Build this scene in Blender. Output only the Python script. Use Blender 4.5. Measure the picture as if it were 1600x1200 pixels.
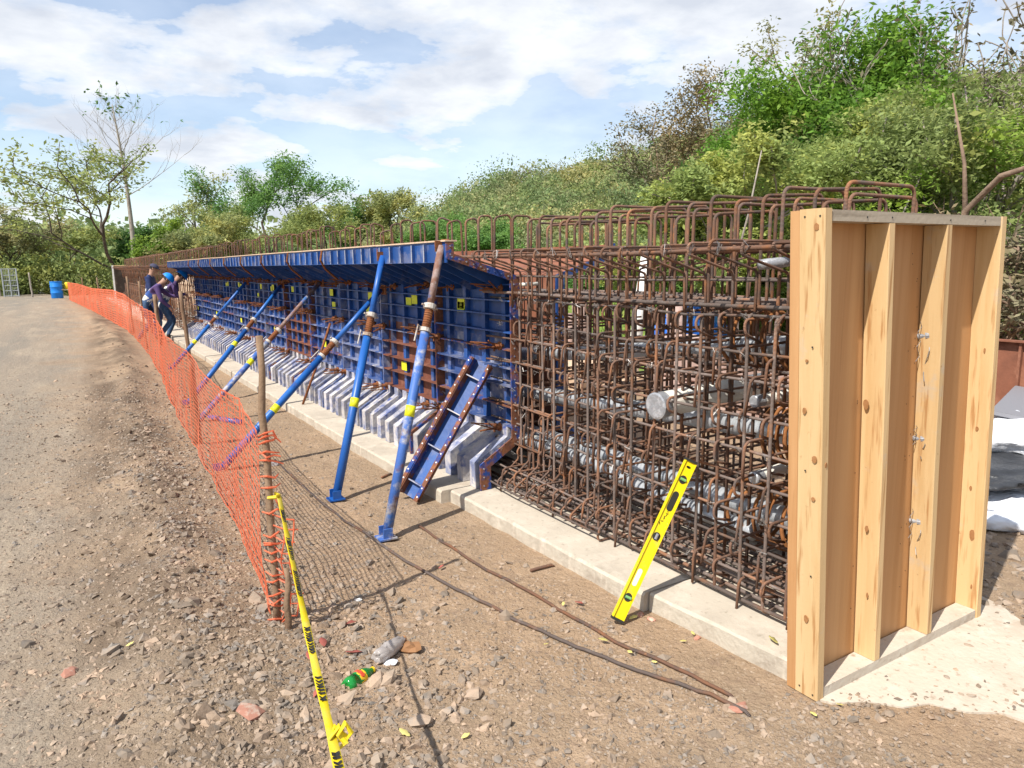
import bpy, bmesh, math, random
import numpy as np
from mathutils import Vector, Matrix
R_ = math.radians
random.seed(7); rng = np.random.default_rng(7)
for o in list(bpy.data.objects): bpy.data.objects.remove(o)
SC = bpy.context.scene
COL = SC.collection

# ------------------------------------------------------------------ camera
F, H = 1121.0, 1.65                       # focal length in 1600-px units, eye height
def nrm(v): v = np.array(v, float); return v/np.linalg.norm(v)
AY = nrm((96-800, 421-600, F)); AX = nrm((2676-800, 385-600, F)); AX = nrm(AX-AY*AX.dot(AY)); AZ = np.cross(AX, AY)
RM = np.array((AX, AY, AZ)); CAM = np.array((0, 0, H))
cam = bpy.data.cameras.new('camera'); cam.sensor_width = 36; cam.lens = F/1600*36; cam.clip_start = .05; cam.clip_end = 6000
co = bpy.data.objects.new('camera', cam); COL.objects.link(co); SC.camera = co
cx, cy, cz = RM[:, 0], -RM[:, 1], -RM[:, 2]
co.matrix_world = Matrix(((cx[0], cy[0], cz[0], 0), (cx[1], cy[1], cz[1], 0), (cx[2], cy[2], cz[2], H), (0, 0, 0, 1)))
# survey helpers: sight lines used to read real positions of things off the site
def ray(x, y): return RM @ nrm((x-800, y-600, F))
def onz(x, y, z=0.): d = ray(x, y); return CAM+d*(z-H)/d[2]
def onx(x, y, X): d = ray(x, y); return CAM+d*X/d[0]
def ony(x, y, Y): d = ray(x, y); return CAM+d*Y/d[1]
def atd(x, y, D): return CAM+ray(x, y)*D

# ------------------------------------------------------------------ sky, sun, exposure
SUN_AZ = np.array((-.96, -.27)); SUN_EL = R_(51)
W = bpy.data.worlds.new('World'); SC.world = W; W.use_nodes = True
nt = W.node_tree; nt.nodes.clear()
def N(t, **k):
    n = nt.nodes.new(t)
    for a, b in k.items(): setattr(n, a, b)
    return n
def L(a, b): nt.links.new(a, b)
sky = N('ShaderNodeTexSky', sky_type='NISHITA', sun_disc=False, sun_elevation=SUN_EL, sun_rotation=math.atan2(SUN_AZ[0], SUN_AZ[1]))
sky.air_density = 1.0; sky.dust_density = .25; sky.ozone_density = 2.0
tc = N('ShaderNodeTexCoord')
sep = N('ShaderNodeSeparateXYZ'); L(tc.outputs['Generated'], sep.inputs[0])
def M(op, a, b=None, clamp=False):
    n = N('ShaderNodeMath', operation=op); n.use_clamp = clamp
    for i, v in enumerate((a, b)):
        if v is None: continue
        if isinstance(v, (int, float)): n.inputs[i].default_value = v
        else: L(v, n.inputs[i])
    return n.outputs[0]
zc = M('MAXIMUM', sep.outputs[2], 0.0)
den = M('ADD', zc, .22)
comb = N('ShaderNodeCombineXYZ'); L(M('DIVIDE', sep.outputs[0], den), comb.inputs[0]); L(M('DIVIDE', sep.outputs[1], den), comb.inputs[1]); L(M('MULTIPLY', zc, 2.2), comb.inputs[2])
def noise(sc, det, ro, off=(0, 0, 0), dist=0.):
    mp = N('ShaderNodeMapping'); L(comb.outputs[0], mp.inputs[0]); mp.inputs['Location'].default_value = off
    n = N('ShaderNodeTexNoise'); n.inputs['Scale'].default_value = sc; n.inputs['Detail'].default_value = det
    n.inputs['Roughness'].default_value = ro; n.inputs['Distortion'].default_value = dist; L(mp.outputs[0], n.inputs['Vector']); return n.outputs[0]
def ramp(fac, stops):
    r = N('ShaderNodeValToRGB'); cr = r.color_ramp
    while len(cr.elements) < len(stops): cr.elements.new(.5)
    for e, (p, c) in zip(cr.elements, stops): e.position = p; e.color = (c, c, c, 1) if isinstance(c, (int, float)) else (*c, 1)
    L(fac, r.inputs[0]); return r.outputs[0]
OFF = (3.1, 1.7, .4)
big = noise(.85, 3, .5, OFF)
fine = noise(2.6, 14, .56, OFF, .1)
cov = M('ADD', M('MULTIPLY', big, .50), M('MULTIPLY', fine, .58))
mask = ramp(cov, [(.525, 0.), (.555, .65), (.60, .95)])
veil = ramp(noise(.6, 6, .6, (7, 2, 5)), [(.30, .25), (.75, .55)])
mask2 = M('MAXIMUM', mask, veil)
shade = noise(2.6, 12, .56, (OFF[0]+.07, OFF[1]+.04, OFF[2]-.16), .1)
ccol = ramp(M('ADD', M('MULTIPLY', shade, .75), M('MULTIPLY', fine, .25)), [(.38, (6.4, 6.45, 6.5)), (.49, (5.5, 5.65, 5.9)), (.62, (4.1, 4.35, 4.85))])
mix = N('ShaderNodeMixRGB'); L(mask2, mix.inputs[0]); L(sky.outputs[0], mix.inputs[1]); L(ccol, mix.inputs[2])
bg = N('ShaderNodeBackground'); bg.inputs[1].default_value = .125; L(mix.outputs[0], bg.inputs[0])
wo = N('ShaderNodeOutputWorld'); L(bg.outputs[0], wo.inputs[0])
sl = bpy.data.lights.new('sun', 'SUN'); sl.energy = 4.6; sl.angle = R_(.53); sl.color = (1., .95, .87)
so = bpy.data.objects.new('sun', sl); COL.objects.link(so)
sd = Vector((-SUN_AZ[0]*math.cos(SUN_EL), -SUN_AZ[1]*math.cos(SUN_EL), -math.sin(SUN_EL)))
so.rotation_euler = sd.to_track_quat('-Z', 'Y').to_euler(); so.location = (-20, -6, 20)
vs = SC.view_settings; vs.view_transform = 'Standard'; vs.look = 'None'; vs.exposure = .52; vs.gamma = 1; vs.use_curve_mapping = False
SC.render.engine = 'CYCLES'
SC.cycles.max_bounces = 6; SC.cycles.transparent_max_bounces = 12; SC.cycles.diffuse_bounces = 3

# ------------------------------------------------------------------ materials
MT = {}
def mat(name, base, rough=.7, metal=0., layers=(), bump=(), spec=.4, rnd=0., trans=0., ribs=0., coat=0., island=0.):
    """base colour, then layers (colour, noise scale, lo, hi, detail) mixed on top by world-space noise; bump = [(scale, strength)]"""
    m = bpy.data.materials.new(name); m.use_nodes = True; t = m.node_tree; ns = t.nodes; ns.clear()
    out = ns.new('ShaderNodeOutputMaterial'); p = ns.new('ShaderNodeBsdfPrincipled')
    p.inputs['Roughness'].default_value = rough; p.inputs['Metallic'].default_value = metal; p.inputs['Specular IOR Level'].default_value = spec
    p.inputs['Coat Weight'].default_value = coat
    g = ns.new('ShaderNodeNewGeometry'); pos = g.outputs['Position']
    rgb = ns.new('ShaderNodeRGB'); rgb.outputs[0].default_value = (*base, 1); cur = rgb.outputs[0]
    for ly in layers:
        c, s, lo, hi = ly[:4]; det = ly[4] if len(ly) > 4 else 6; st = ly[5] if len(ly) > 5 else None
        n = ns.new('ShaderNodeTexNoise'); n.inputs['Scale'].default_value = s; n.inputs['Detail'].default_value = det; n.inputs['Roughness'].default_value = .62
        if st:
            mp = ns.new('ShaderNodeMapping'); mp.inputs['Scale'].default_value = st; t.links.new(pos, mp.inputs[0]); t.links.new(mp.outputs[0], n.inputs['Vector'])
        else: t.links.new(pos, n.inputs['Vector'])
        r = ns.new('ShaderNodeMapRange'); r.inputs[1].default_value = lo; r.inputs[2].default_value = hi; t.links.new(n.outputs[0], r.inputs[0])
        mx = ns.new('ShaderNodeMixRGB'); t.links.new(r.outputs[0], mx.inputs[0]); t.links.new(cur, mx.inputs[1]); mx.inputs[2].default_value = (*c, 1); cur = mx.outputs[0]
    if rnd or island:
        if island: src = g.outputs['Random Per Island']; amp = island
        else: oi = ns.new('ShaderNodeObjectInfo'); src = oi.outputs['Random']; amp = rnd
        r = ns.new('ShaderNodeMapRange'); r.inputs[3].default_value = 1-amp; r.inputs[4].default_value = 1+amp; t.links.new(src, r.inputs[0])
        hs = ns.new('ShaderNodeHueSaturation'); t.links.new(r.outputs[0], hs.inputs['Value']); t.links.new(cur, hs.inputs['Color']); cur = hs.outputs[0]
    t.links.new(cur, p.inputs['Base Color'])
    nor = None
    for s, st in bump:
        n = ns.new('ShaderNodeTexNoise'); n.inputs['Scale'].default_value = s; n.inputs['Detail'].default_value = 5; t.links.new(pos, n.inputs['Vector'])
        b = ns.new('ShaderNodeBump'); b.inputs['Strength'].default_value = st; b.inputs['Distance'].default_value = .6/s; t.links.new(n.outputs[0], b.inputs['Height'])
        if nor: t.links.new(nor, b.inputs['Normal'])
        nor = b.outputs[0]
    if ribs:
        u = ns.new('ShaderNodeUVMap'); w = ns.new('ShaderNodeTexWave'); w.wave_type = 'BANDS'; w.bands_direction = 'Y'; w.inputs['Scale'].default_value = ribs
        t.links.new(u.outputs[0], w.inputs['Vector']); b = ns.new('ShaderNodeBump'); b.inputs['Strength'].default_value = .9; b.inputs['Distance'].default_value = .003
        t.links.new(w.outputs['Fac'], b.inputs['Height'])
        if nor: t.links.new(nor, b.inputs['Normal'])
        nor = b.outputs[0]
    if nor: t.links.new(nor, p.inputs['Normal'])
    sh = p.outputs[0]
    if trans:
        tr = ns.new('ShaderNodeBsdfTranslucent'); t.links.new(cur, tr.inputs[0]); ms = ns.new('ShaderNodeMixShader'); ms.inputs[0].default_value = trans
        t.links.new(sh, ms.inputs[1]); t.links.new(tr.outputs[0], ms.inputs[2]); sh = ms.outputs[0]
    t.links.new(sh, out.inputs[0]); MT[name] = m; return m

mat('dirt', (.36, .262, .185), .95, layers=[((.30, .235, .175), .55, .42, .62), ((.42, .32, .235), 3.1, .5, .72), ((.25, .20, .155), 14, .52, .75), ((.20, .145, .10), 1.3, .60, .78)], bump=[(18, .5), (90, .7)], spec=.15)
mat('road_gravel', (.345, .285, .22), .95, layers=[((.26, .235, .20), .7, .42, .6, 5, (1, .12, 1)), ((.40, .33, .25), 2.2, .5, .7, 5, (1, .35, 1)), ((.22, .185, .15), 16, .52, .75), ((.19, .155, .12), .9, .6, .75, 5, (1, .2, 1))], bump=[(20, .55), (95, .75)], spec=.15)
def ground_mat():
    a = MT['dirt'].node_tree; m = bpy.data.materials.new('site_ground'); m.use_nodes = True; t = m.node_tree; ns = t.nodes; ns.clear(); lk = t.links.new
    out = ns.new('ShaderNodeOutputMaterial'); p = ns.new('ShaderNodeBsdfPrincipled'); p.inputs['Roughness'].default_value = .95; p.inputs['Specular IOR Level'].default_value = .15
    g = ns.new('ShaderNodeNewGeometry'); pos = g.outputs['Position']
    def nz(s, det=6, st=None, ro=.62):
        n = ns.new('ShaderNodeTexNoise'); n.inputs['Scale'].default_value = s; n.inputs['Detail'].default_value = det; n.inputs['Roughness'].default_value = ro
        if st: mp = ns.new('ShaderNodeMapping'); mp.inputs['Scale'].default_value = st; lk(pos, mp.inputs[0]); lk(mp.outputs[0], n.inputs['Vector'])
        else: lk(pos, n.inputs['Vector'])
        return n.outputs[0]
    def rg(f, lo, hi, a=0., b=1.): r = ns.new('ShaderNodeMapRange'); r.inputs[1].default_value = lo; r.inputs[2].default_value = hi; r.inputs[3].default_value = a; r.inputs[4].default_value = b; lk(f, r.inputs[0]); return r.outputs[0]
    def mx(f, c1, c2):
        x = ns.new('ShaderNodeMixRGB'); lk(f, x.inputs[0])
        for i, c in ((1, c1), (2, c2)):
            if isinstance(c, tuple): x.inputs[i].default_value = (*c, 1)
            else: lk(c, x.inputs[i])
        return x.outputs[0]
    def chain(base, ls):
        cur = base
        for c, s, lo, hi, st in ls: cur = mx(rg(nz(s, 6, st), lo, hi), cur, c)
        return cur
    dirt = chain((.36, .25, .16), [((.30, .222, .15), .55, .42, .62, None), ((.42, .30, .20), 3.1, .5, .72, None), ((.27, .19, .13), 16, .52, .70, None), ((.24, .165, .11), 1.1, .62, .78, None), ((.52, .41, .31), 48, .58, .72, None)])
    road = chain((.30, .24, .178), [((.225, .198, .162), .6, .42, .60, (1, .10, 1)), ((.37, .30, .22), 2.0, .5, .7, (1, .3, 1)), ((.25, .205, .16), 18, .5, .72, None), ((.24, .19, .145), .8, .60, .74, (1, .14, 1)), ((.50, .42, .33), 52, .58, .72, None)])
    sp = ns.new('ShaderNodeSeparateXYZ'); lk(pos, sp.inputs[0]); ad = ns.new('ShaderNodeMath'); ad.operation = 'ADD'; lk(sp.outputs[0], ad.inputs[0]); lk(rg(nz(1.1, 6), .3, .7, -.55, .55), ad.inputs[1])
    def mth(op, a, b):
        x = ns.new('ShaderNodeMath'); x.operation = op
        for i, v in ((0, a), (1, b)):
            if isinstance(v, (int, float)): x.inputs[i].default_value = v
            else: lk(v, x.inputs[i])
        return x.outputs[0]
    rel = mth('SUBTRACT', sp.outputs[0], mth('MULTIPLY', sp.outputs[1], .036))            # distance from the bank along the net
    band = mth('SUBTRACT', 1., mth('MULTIPLY', mth('ABSOLUTE', mth('SUBTRACT', rel, .12), 0.), 2.0))
    damp = mth('MULTIPLY', rg(band, 0., .6), rg(nz(1.7, 6, (1, .45, 1)), .40, .58))
    col = mx(rg(ad.outputs[0], .55, -.35), dirt, road); col = mx(damp, col, (.15, .108, .074))
    lk(col, p.inputs['Base Color']); nor = None
    for s, st in ((22, .8), (70, 1.), (180, 1.)):
        b = ns.new('ShaderNodeBump'); b.inputs['Strength'].default_value = st; b.inputs['Distance'].default_value = .7/s; lk(nz(s, 4), b.inputs['Height'])
        if nor: lk(nor, b.inputs['Normal'])
        nor = b.outputs[0]
    lk(nor, p.inputs['Normal']); lk(p.outputs[0], out.inputs[0]); MT['site_ground'] = m
ground_mat()
mat('stone', (.26, .205, .155), .9, layers=[((.33, .24, .17), 6, .45, .6), ((.215, .19, .165), 9, .5, .65)], bump=[(60, .4)], island=.30, spec=.2)
mat('clod', (.155, .115, .082), .95, layers=[((.24, .18, .13), 9, .45, .65)], bump=[(50, .6)], island=.4, spec=.1)
mat('concrete', (.50, .44, .355), .9, layers=[((.42, .365, .295), 2.5, .45, .7), ((.57, .50, .41), 7, .5, .7), ((.33, .28, .22), 22, .58, .72), ((.36, .27, .19), 1.1, .60, .72)], bump=[(35, .15), (160, .2)], spec=.2)
mat('concrete_side', (.47, .42, .34), .92, layers=[((.35, .30, .24), 6, .48, .7), ((.56, .50, .41), 13, .52, .7, 6, (1, 1, .2))], bump=[(30, .4)], spec=.2)
mat('pad_dust', (.52, .455, .37), .95, layers=[((.42, .34, .26), 1.6, .50, .66), ((.57, .515, .43), 8, .5, .7), ((.36, .29, .22), 30, .58, .7)], bump=[(50, .3)], spec=.15)
RL = [((.36, .155, .07), 7, .50, .66), ((.14, .105, .09), 11, .47, .64), ((.42, .21, .10), 45, .6, .75)]
mat('rebar', (.23, .125, .082), .82, layers=RL, rnd=.28, ribs=60, spec=.3)
mat('rebar_grey', (.19, .145, .125), .7, layers=[((.33, .16, .085), 6, .50, .66), ((.30, .25, .22), 13, .55, .7)], rnd=.3, ribs=60, spec=.4)
mat('spiral_rust', (.38, .155, .055), .85, layers=[((.20, .09, .04), 9, .48, .65)], ribs=60, spec=.2)
mat('galvanised', (.56, .59, .62), .38, .45, layers=[((.45, .47, .48), 8, .45, .7)], spec=.5)
mat('blue_paint', (.012, .060, .225), .5, layers=[((.018, .085, .30), 3, .45, .65), ((.17, .185, .27), 5.5, .525, .68, 8), ((.012, .03, .12), 9, .58, .7), ((.16, .06, .03), 4.3, .655, .70, 10)], bump=[(30, .08)], spec=.5, rnd=.12)
mat('blue_splash_lit', (.045, .085, .23), .65, layers=[((.24, .25, .32), 5, .45, .64, 9), ((.50, .47, .46), 12, .56, .72, 8), ((.03, .06, .22), 8, .57, .68)], bump=[(45, .25)], spec=.3, rnd=.15)
mat('splash_strip', (.20, .22, .31), .8, layers=[((.47, .44, .42), 6, .42, .58, 9), ((.56, .52, .48), 14, .55, .68, 9), ((.05, .08, .24), 9, .52, .68)], bump=[(45, .3)], spec=.25, rnd=.25)
mat('rust_plate', (.17, .07, .04), .8, layers=[((.022, .06, .24), 9, .48, .55, 8), ((.28, .11, .05), 17, .5, .66), ((.42, .40, .40), 30, .64, .70)], bump=[(60, .3)], spec=.3)
mat('brown_primer', (.17, .062, .038), .7, layers=[((.27, .12, .08), 6, .5, .68), ((.10, .04, .03), 10, .52, .68)], bump=[(40, .15)], spec=.3)
mat('rust_form', (.27, .105, .06), .8, layers=[((.19, .075, .045), 2.2, .45, .65), ((.34, .15, .09), 5, .52, .7), ((.08, .05, .045), 1.7, .6, .72)], bump=[(20, .1)], spec=.3)
mat('rust', (.23, .085, .035), .88, layers=[((.13, .055, .03), 20, .48, .6), ((.34, .15, .06), 40, .55, .7)], bump=[(90, .4)], spec=.2)
mat('prop_blue', (.012, .095, .36), .4, layers=[((.02, .14, .45), 2, .45, .65, 4, (1, 1, .3)), ((.30, .33, .38), 16, .63, .72, 8), ((.015, .06, .25), 8, .58, .7)], spec=.5)
mat('prop_worn', (.05, .13, .40), .55, layers=[((.38, .38, .40), 8, .50, .60, 9), ((.17, .085, .06), 6, .55, .66, 9), ((.03, .16, .50), 5, .58, .7)], bump=[(60, .15)], spec=.4)
mat('prop_rusty', (.30, .22, .20), .65, layers=[((.20, .10, .07), 9, .46, .58, 9), ((.05, .14, .38), 6, .54, .62, 9), ((.44, .42, .41), 14, .58, .68, 8)], bump=[(60, .2)], spec=.3)
mat('yellow_sticker', (.72, .74, .02), .5, layers=[((.50, .55, .05), 30, .55, .65)])
mat('mark_black', (.012, .012, .012), .6)
mat('paint_white', (.75, .74, .70), .6, layers=[((.5, .46, .4), 14, .55, .7)])
mat('collar_metal', (.50, .46, .41), .6, layers=[((.25, .15, .09), 16, .52, .66)])
mat('pale_edge', (.40, .42, .48), .7, layers=[((.05, .09, .28), 14, .5, .62)])
mat('pvc', (.78, .75, .67), .42, layers=[((.66, .61, .52), 6, .5, .7)])
mat('duct_tape', (.33, .34, .36), .35, .35, layers=[((.48, .49, .51), 25, .5, .6)], bump=[(40, .3)])
mat('wire', (.35, .33, .31), .5, .8)
WS = (18, 18, .55)
mat('pine', (.62, .43, .22), .62, layers=[((.54, .345, .155), 1.0, .46, .66, 5, WS), ((.66, .465, .25), .5, .5, .7, 4, WS), ((.42, .225, .09), 2.1, .57, .68, 3, WS), ((.48, .41, .33), 3.2, .59, .70, 9), ((.40, .24, .11), 28, .68, .76, 4)], bump=[(90, .06)], spec=.3, rnd=.10)
mat('pine_grey', (.42, .36, .28), .8, layers=[((.30, .25, .19), 1.5, .46, .62, 6, (.7, 20, 20)), ((.52, .46, .36), 2, .55, .7, 6, (.7, 20, 20))], bump=[(60, .2)], spec=.2)
mat('plywood', (.49, .265, .115), .6, layers=[((.41, .205, .08), .8, .44, .66, 5, (14, 14, .4)), ((.56, .325, .15), .6, .52, .7, 5, (10, 10, .35)), ((.36, .175, .07), 1.2, .62, .74, 4, (16, 16, .5))], spec=.35)
mat('knot', (.36, .175, .07), .7, layers=[((.30, .14, .05), 60, .45, .6)])
mat('stake_wood', (.25, .165, .105), .85, layers=[((.17, .105, .065), 9, .46, .62, 6, (2, 2, .4)), ((.34, .25, .17), 7, .55, .7, 6, (2, 2, .4))], bump=[(60, .4)], spec=.2)
mat('net_orange', (.88, .27, .135), .5, layers=[((.90, .34, .20), .9, .45, .65)], trans=.4, spec=.3)
MT['net_orange'].node_tree.nodes['Principled BSDF'].inputs['Alpha'].default_value = .72
mat('tape_yellow', (.84, .66, .015), .4, layers=[((.74, .62, .10), 9, .5, .68)], trans=.25, spec=.4)
mat('level_yellow', (.80, .62, .006), .35, layers=[((.62, .50, .06), 18, .58, .68, 8), ((.45, .38, .16), 60, .66, .72, 6)], spec=.5)
mat('level_dark', (.03, .03, .025), .45)
mat('vial', (.18, .42, .16), .15, spec=.6)
mat('bottle_green', (.02, .34, .06), .12, trans=.35, spec=.7)
mat('bottle_clear', (.58, .53, .50), .15, trans=.45, spec=.8)
mat('label_yellow', (.80, .50, .03), .4)
mat('label_red', (.55, .07, .03), .4)
mat('leaf_yellow', (.78, .70, .25), .6, trans=.3, rnd=.15)
mat('leaf_red', (.36, .10, .075), .7, rnd=.3)
mat('leaf_brown', (.36, .18, .08), .8, rnd=.25)
mat('flake_red', (.42, .20, .14), .9, rnd=.25, layers=[((.50, .36, .28), 20, .5, .6)])
mat('barrel_blue', (.01, .19, .62), .4)
mat('yellow_plastic', (.78, .52, .01), .5)
mat('gate_metal', (.42, .45, .47), .5, .6)
mat('white_sheet', (.78, .80, .84), .5, layers=[((.60, .62, .68), 4, .5, .7)], bump=[(14, .5)])
mat('black_sheet', (.035, .037, .042), .35, bump=[(9, .5)])
mat('grey_board', (.22, .22, .24), .6)
mat('blue_tarp', (.02, .13, .55), .45, bump=[(8, .5)], layers=[((.10, .28, .65), 5, .5, .65)])
mat('pink_block', (.46, .32, .27), .9, layers=[((.36, .24, .20), 3, .45, .65), ((.55, .42, .36), 9, .52, .7)], bump=[(30, .3)])
mat('pale_timber', (.62, .46, .32), .8, layers=[((.5, .34, .22), 5, .46, .65, 5, (1, 6, 6))])
mat('grass', (.17, .25, .055), .9, layers=[((.24, .32, .07), .8, .45, .6), ((.14, .19, .05), 4, .5, .7)], bump=[(30, .6)], spec=.1)
mat('far_ground', (.13, .15, .055), .95, layers=[((.22, .19, .10), .08, .45, .6), ((.08, .11, .035), .3, .5, .65)], bump=[(2, .5)], spec=.1)
mat('hill_soil', (.085, .12, .035), .95, layers=[((.13, .14, .055), .06, .45, .65)], spec=.05)
mat('skin', (.36, .20, .135), .55, spec=.35)
mat('navy', (.018, .030, .10), .8, layers=[((.03, .05, .15), 14, .5, .65)])
mat('overall_blue', (.03, .075, .26), .8, layers=[((.05, .10, .32), 12, .5, .65)])
mat('overall_purple', (.095, .055, .16), .8)
mat('jeans', (.04, .085, .17), .85, layers=[((.07, .13, .23), 16, .5, .65)])
mat('dark_vest', (.012, .012, .018), .8)
mat('reflective', (.62, .62, .58), .4)
mat('boot', (.30, .23, .14), .8)
mat('boot_dark', (.03, .025, .022), .7)
mat('helmet_blue', (.01, .24, .75), .3, coat=.3)
mat('hair', (.015, .011, .009), .7)
mat('cap_navy', (.05, .05, .09), .8)
mat('eye', (.02, .015, .012), .3)
def foliage(name, c, isl=.24, trans=.42, k=1.):
    c = tuple(q*1.7 for q in c)
    mat(name, c, .6, layers=[((c[0]*1.55, c[1]*1.30, c[2]*1.1), .55*k, .46, .62, 3), ((c[0]*.6, c[1]*.62, c[2]*.65), .9*k, .54, .68, 3)], island=isl, trans=trans, spec=.25)
foliage('leaf_mango', (.085, .165, .024), k=1.6); foliage('leaf_lime', (.175, .22, .068), k=2.0); foliage('leaf_olive', (.15, .185, .062))
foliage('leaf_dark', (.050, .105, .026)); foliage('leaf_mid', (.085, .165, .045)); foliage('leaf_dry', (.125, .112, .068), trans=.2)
foliage('leaf_bright', (.125, .20, .035)); foliage('leaf_cream', (.175, .20, .08)); foliage('leaf_hill_haze', (.125, .17, .068), .12, k=.16); foliage('leaf_hill_pale_haze', (.185, .20, .095), .12, k=.16); foliage('leaf_grey', (.165, .175, .09))  # hill leaves are paler: distance haze is put into their colour
mat('bark_dark', (.075, .058, .045), .9, layers=[((.13, .10, .08), 4, .5, .65)], bump=[(20, .5)])
mat('bark_pale', (.33, .29, .245), .9, layers=[((.22, .18, .15), 3, .5, .65)], bump=[(20, .4)])
mat('bark_dry', (.24, .165, .115), .9, layers=[((.15, .10, .07), 5, .5, .65)], bump=[(20, .4)])

# ------------------------------------------------------------------ mesh helpers
WL = {}                                       # world position of every unrotated parent
def fillet(pts, r, seg=4):
    P = [Vector(p) for p in pts]; out = [P[0]]
    for i in range(1, len(P)-1):
        a, b, c = P[i-1], P[i], P[i+1]; u = (a-b).normalized(); v = (c-b).normalized()
        ang = u.angle(v)
        if abs(math.pi-ang) < .02: out.append(b); continue
        t = min(r/math.tan(ang/2), .49*(a-b).length, .49*(c-b).length); rr = t*math.tan(ang/2)
        w = (u+v).normalized(); ctr = b+w*(rr/math.sin(ang/2)); s, e = b+u*t-ctr, b+v*t-ctr
        for k in range(seg+1):
            q = s.slerp(e, k/seg).normalized()*s.length if s.angle(e) > 1e-4 else s
            out.append(ctr+q)
    out.append(P[-1]); return out
class MB:
    def __init__(s): s.v = []; s.f = []; s.vl = []
    def add(s, vs, fs, vl=None):
        n = len(s.v); s.v += [tuple(p) for p in vs]; s.vl += list(vl) if vl is not None else [0.]*len(vs); s.f += [tuple(i+n for i in q) for q in fs]; return s
    def box(s, c, d, m=None):
        x, y, z = d[0]/2, d[1]/2, d[2]/2
        vs = [Vector((a*x, b*y, e*z)) for a in (-1, 1) for b in (-1, 1) for e in (-1, 1)]
        if m is not None: vs = [m @ p for p in vs]
        return s.add([p+Vector(c) for p in vs], [(0, 1, 3, 2), (4, 6, 7, 5), (0, 4, 5, 1), (2, 3, 7, 6), (0, 2, 6, 4), (1, 5, 7, 3)])
    def hexa(s, p): return s.add(p, [(0, 3, 2, 1), (4, 5, 6, 7), (0, 1, 5, 4), (1, 2, 6, 5), (2, 3, 7, 6), (3, 0, 4, 7)])
    def tube(s, path, r, n=6, caps=True):
        P = [Vector(p) for p in path]; m = len(P); rs = r if hasattr(r, '__len__') else [r]*m
        T = [(P[min(i+1, m-1)]-P[max(i-1, 0)]).normalized() for i in range(m)]
        up = Vector((0, 0, 1)) if abs(T[0].z) < .9 else Vector((1, 0, 0)); a = T[0].cross(up).normalized()
        vs = []; vl = []; ln = 0.
        for i in range(m):
            if i: ln += (P[i]-P[i-1]).length
            a = (a-T[i]*a.dot(T[i])).normalized(); b = T[i].cross(a)
            for k in range(n):
                t = 2*math.pi*k/n; vs.append(P[i]+(a*math.cos(t)+b*math.sin(t))*rs[i]); vl.append(ln)
        fs = [(i*n+k, i*n+(k+1) % n, (i+1)*n+(k+1) % n, (i+1)*n+k) for i in range(m-1) for k in range(n)]
        if caps: fs += [tuple(range(n-1, -1, -1)), tuple((m-1)*n+k for k in range(n))]
        return s.add(vs, fs, vl)
    def prism(s, poly, fn0, fn1):
        n = len(poly); return s.add([fn0(p) for p in poly]+[fn1(p) for p in poly], [tuple(range(n-1, -1, -1)), tuple(range(n, 2*n))]+[(i, (i+1) % n, n+(i+1) % n, n+i) for i in range(n)])
    def ribbon(s, prof, th, y0, y1):
        """profile (x,z) line of thickness th, swept along Y"""
        m = len(prof); nn = []
        for i in range(m):
            a = Vector(prof[max(i-1, 0)]); b = Vector(prof[min(i+1, m-1)]); d = (b-a).normalized(); nn.append(Vector((-d.y, d.x)))
        A = [(Vector(p)+q*th/2) for p, q in zip(prof, nn)]; B = [(Vector(p)-q*th/2) for p, q in zip(prof, nn)]
        poly = A+B[::-1]
        for i in range(m-1): s.prism([A[i], A[i+1], B[i+1], B[i]], lambda p: (p[0], y0, p[1]), lambda p: (p[0], y1, p[1]))
        return s
    def lathe(s, prof, c, n=16, axis=None):
        vs = []; m = len(prof); q = axis.to_track_quat('Z', 'Y') if axis is not None else None
        for r, z in prof:
            for k in range(n):
                t = 2*math.pi*k/n; p = Vector((r*math.cos(t), r*math.sin(t), z)); vs.append(Vector(c)+(q @ p if q else p))
        fs = [(i*n+k, i*n+(k+1) % n, (i+1)*n+(k+1) % n, (i+1)*n+k) for i in range(m-1) for k in range(n)]
        fs += [tuple(range(n-1, -1, -1)), tuple((m-1)*n+k for k in range(n))]
        return s.add(vs, fs)
    def mesh(s, name, smooth=False):
        me = bpy.data.meshes.new(name); me.from_pydata(s.v, [], s.f); me.update()
        if any(s.vl):
            uv = me.uv_layers.new(name='UVMap'); li = np.empty(len(me.loops), np.int32); me.loops.foreach_get('vertex_index', li)
            a = np.array(s.vl, np.float32)[li]; uv.data.foreach_set('uv', np.stack([np.zeros_like(a), a], 1).ravel())
        if smooth: me.polygons.foreach_set('use_smooth', [True]*len(me.polygons))
        return me
    def build(s, name, m, parent=None, loc=(0, 0, 0), smooth=False): return obj(name, s.mesh(name, smooth), m, parent, loc)
def obj(name, me, m, parent=None, loc=(0, 0, 0)):
    o = bpy.data.objects.new(name, me); COL.objects.link(o)
    if m and not me.materials: me.materials.append(MT[m])
    if parent is not None: o.parent = parent; o.location = Vector(loc)-WL.get(parent.name, Vector())
    else: o.location = loc
    WL[o.name] = Vector(loc); return o
def tag(o, label=None, cat=None, group=None, kind=None):
    if label: o['label'] = label
    if cat: o['category'] = cat
    if group: o['group'] = group
    if kind: o['kind'] = kind
    return o
def thing(name, loc, label, cat, group=None):
    o = bpy.data.objects.new(name, None); COL.objects.link(o); o.location = loc; o.empty_display_size = .1
    WL[o.name] = Vector(loc); return tag(o, label, cat, group)
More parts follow.
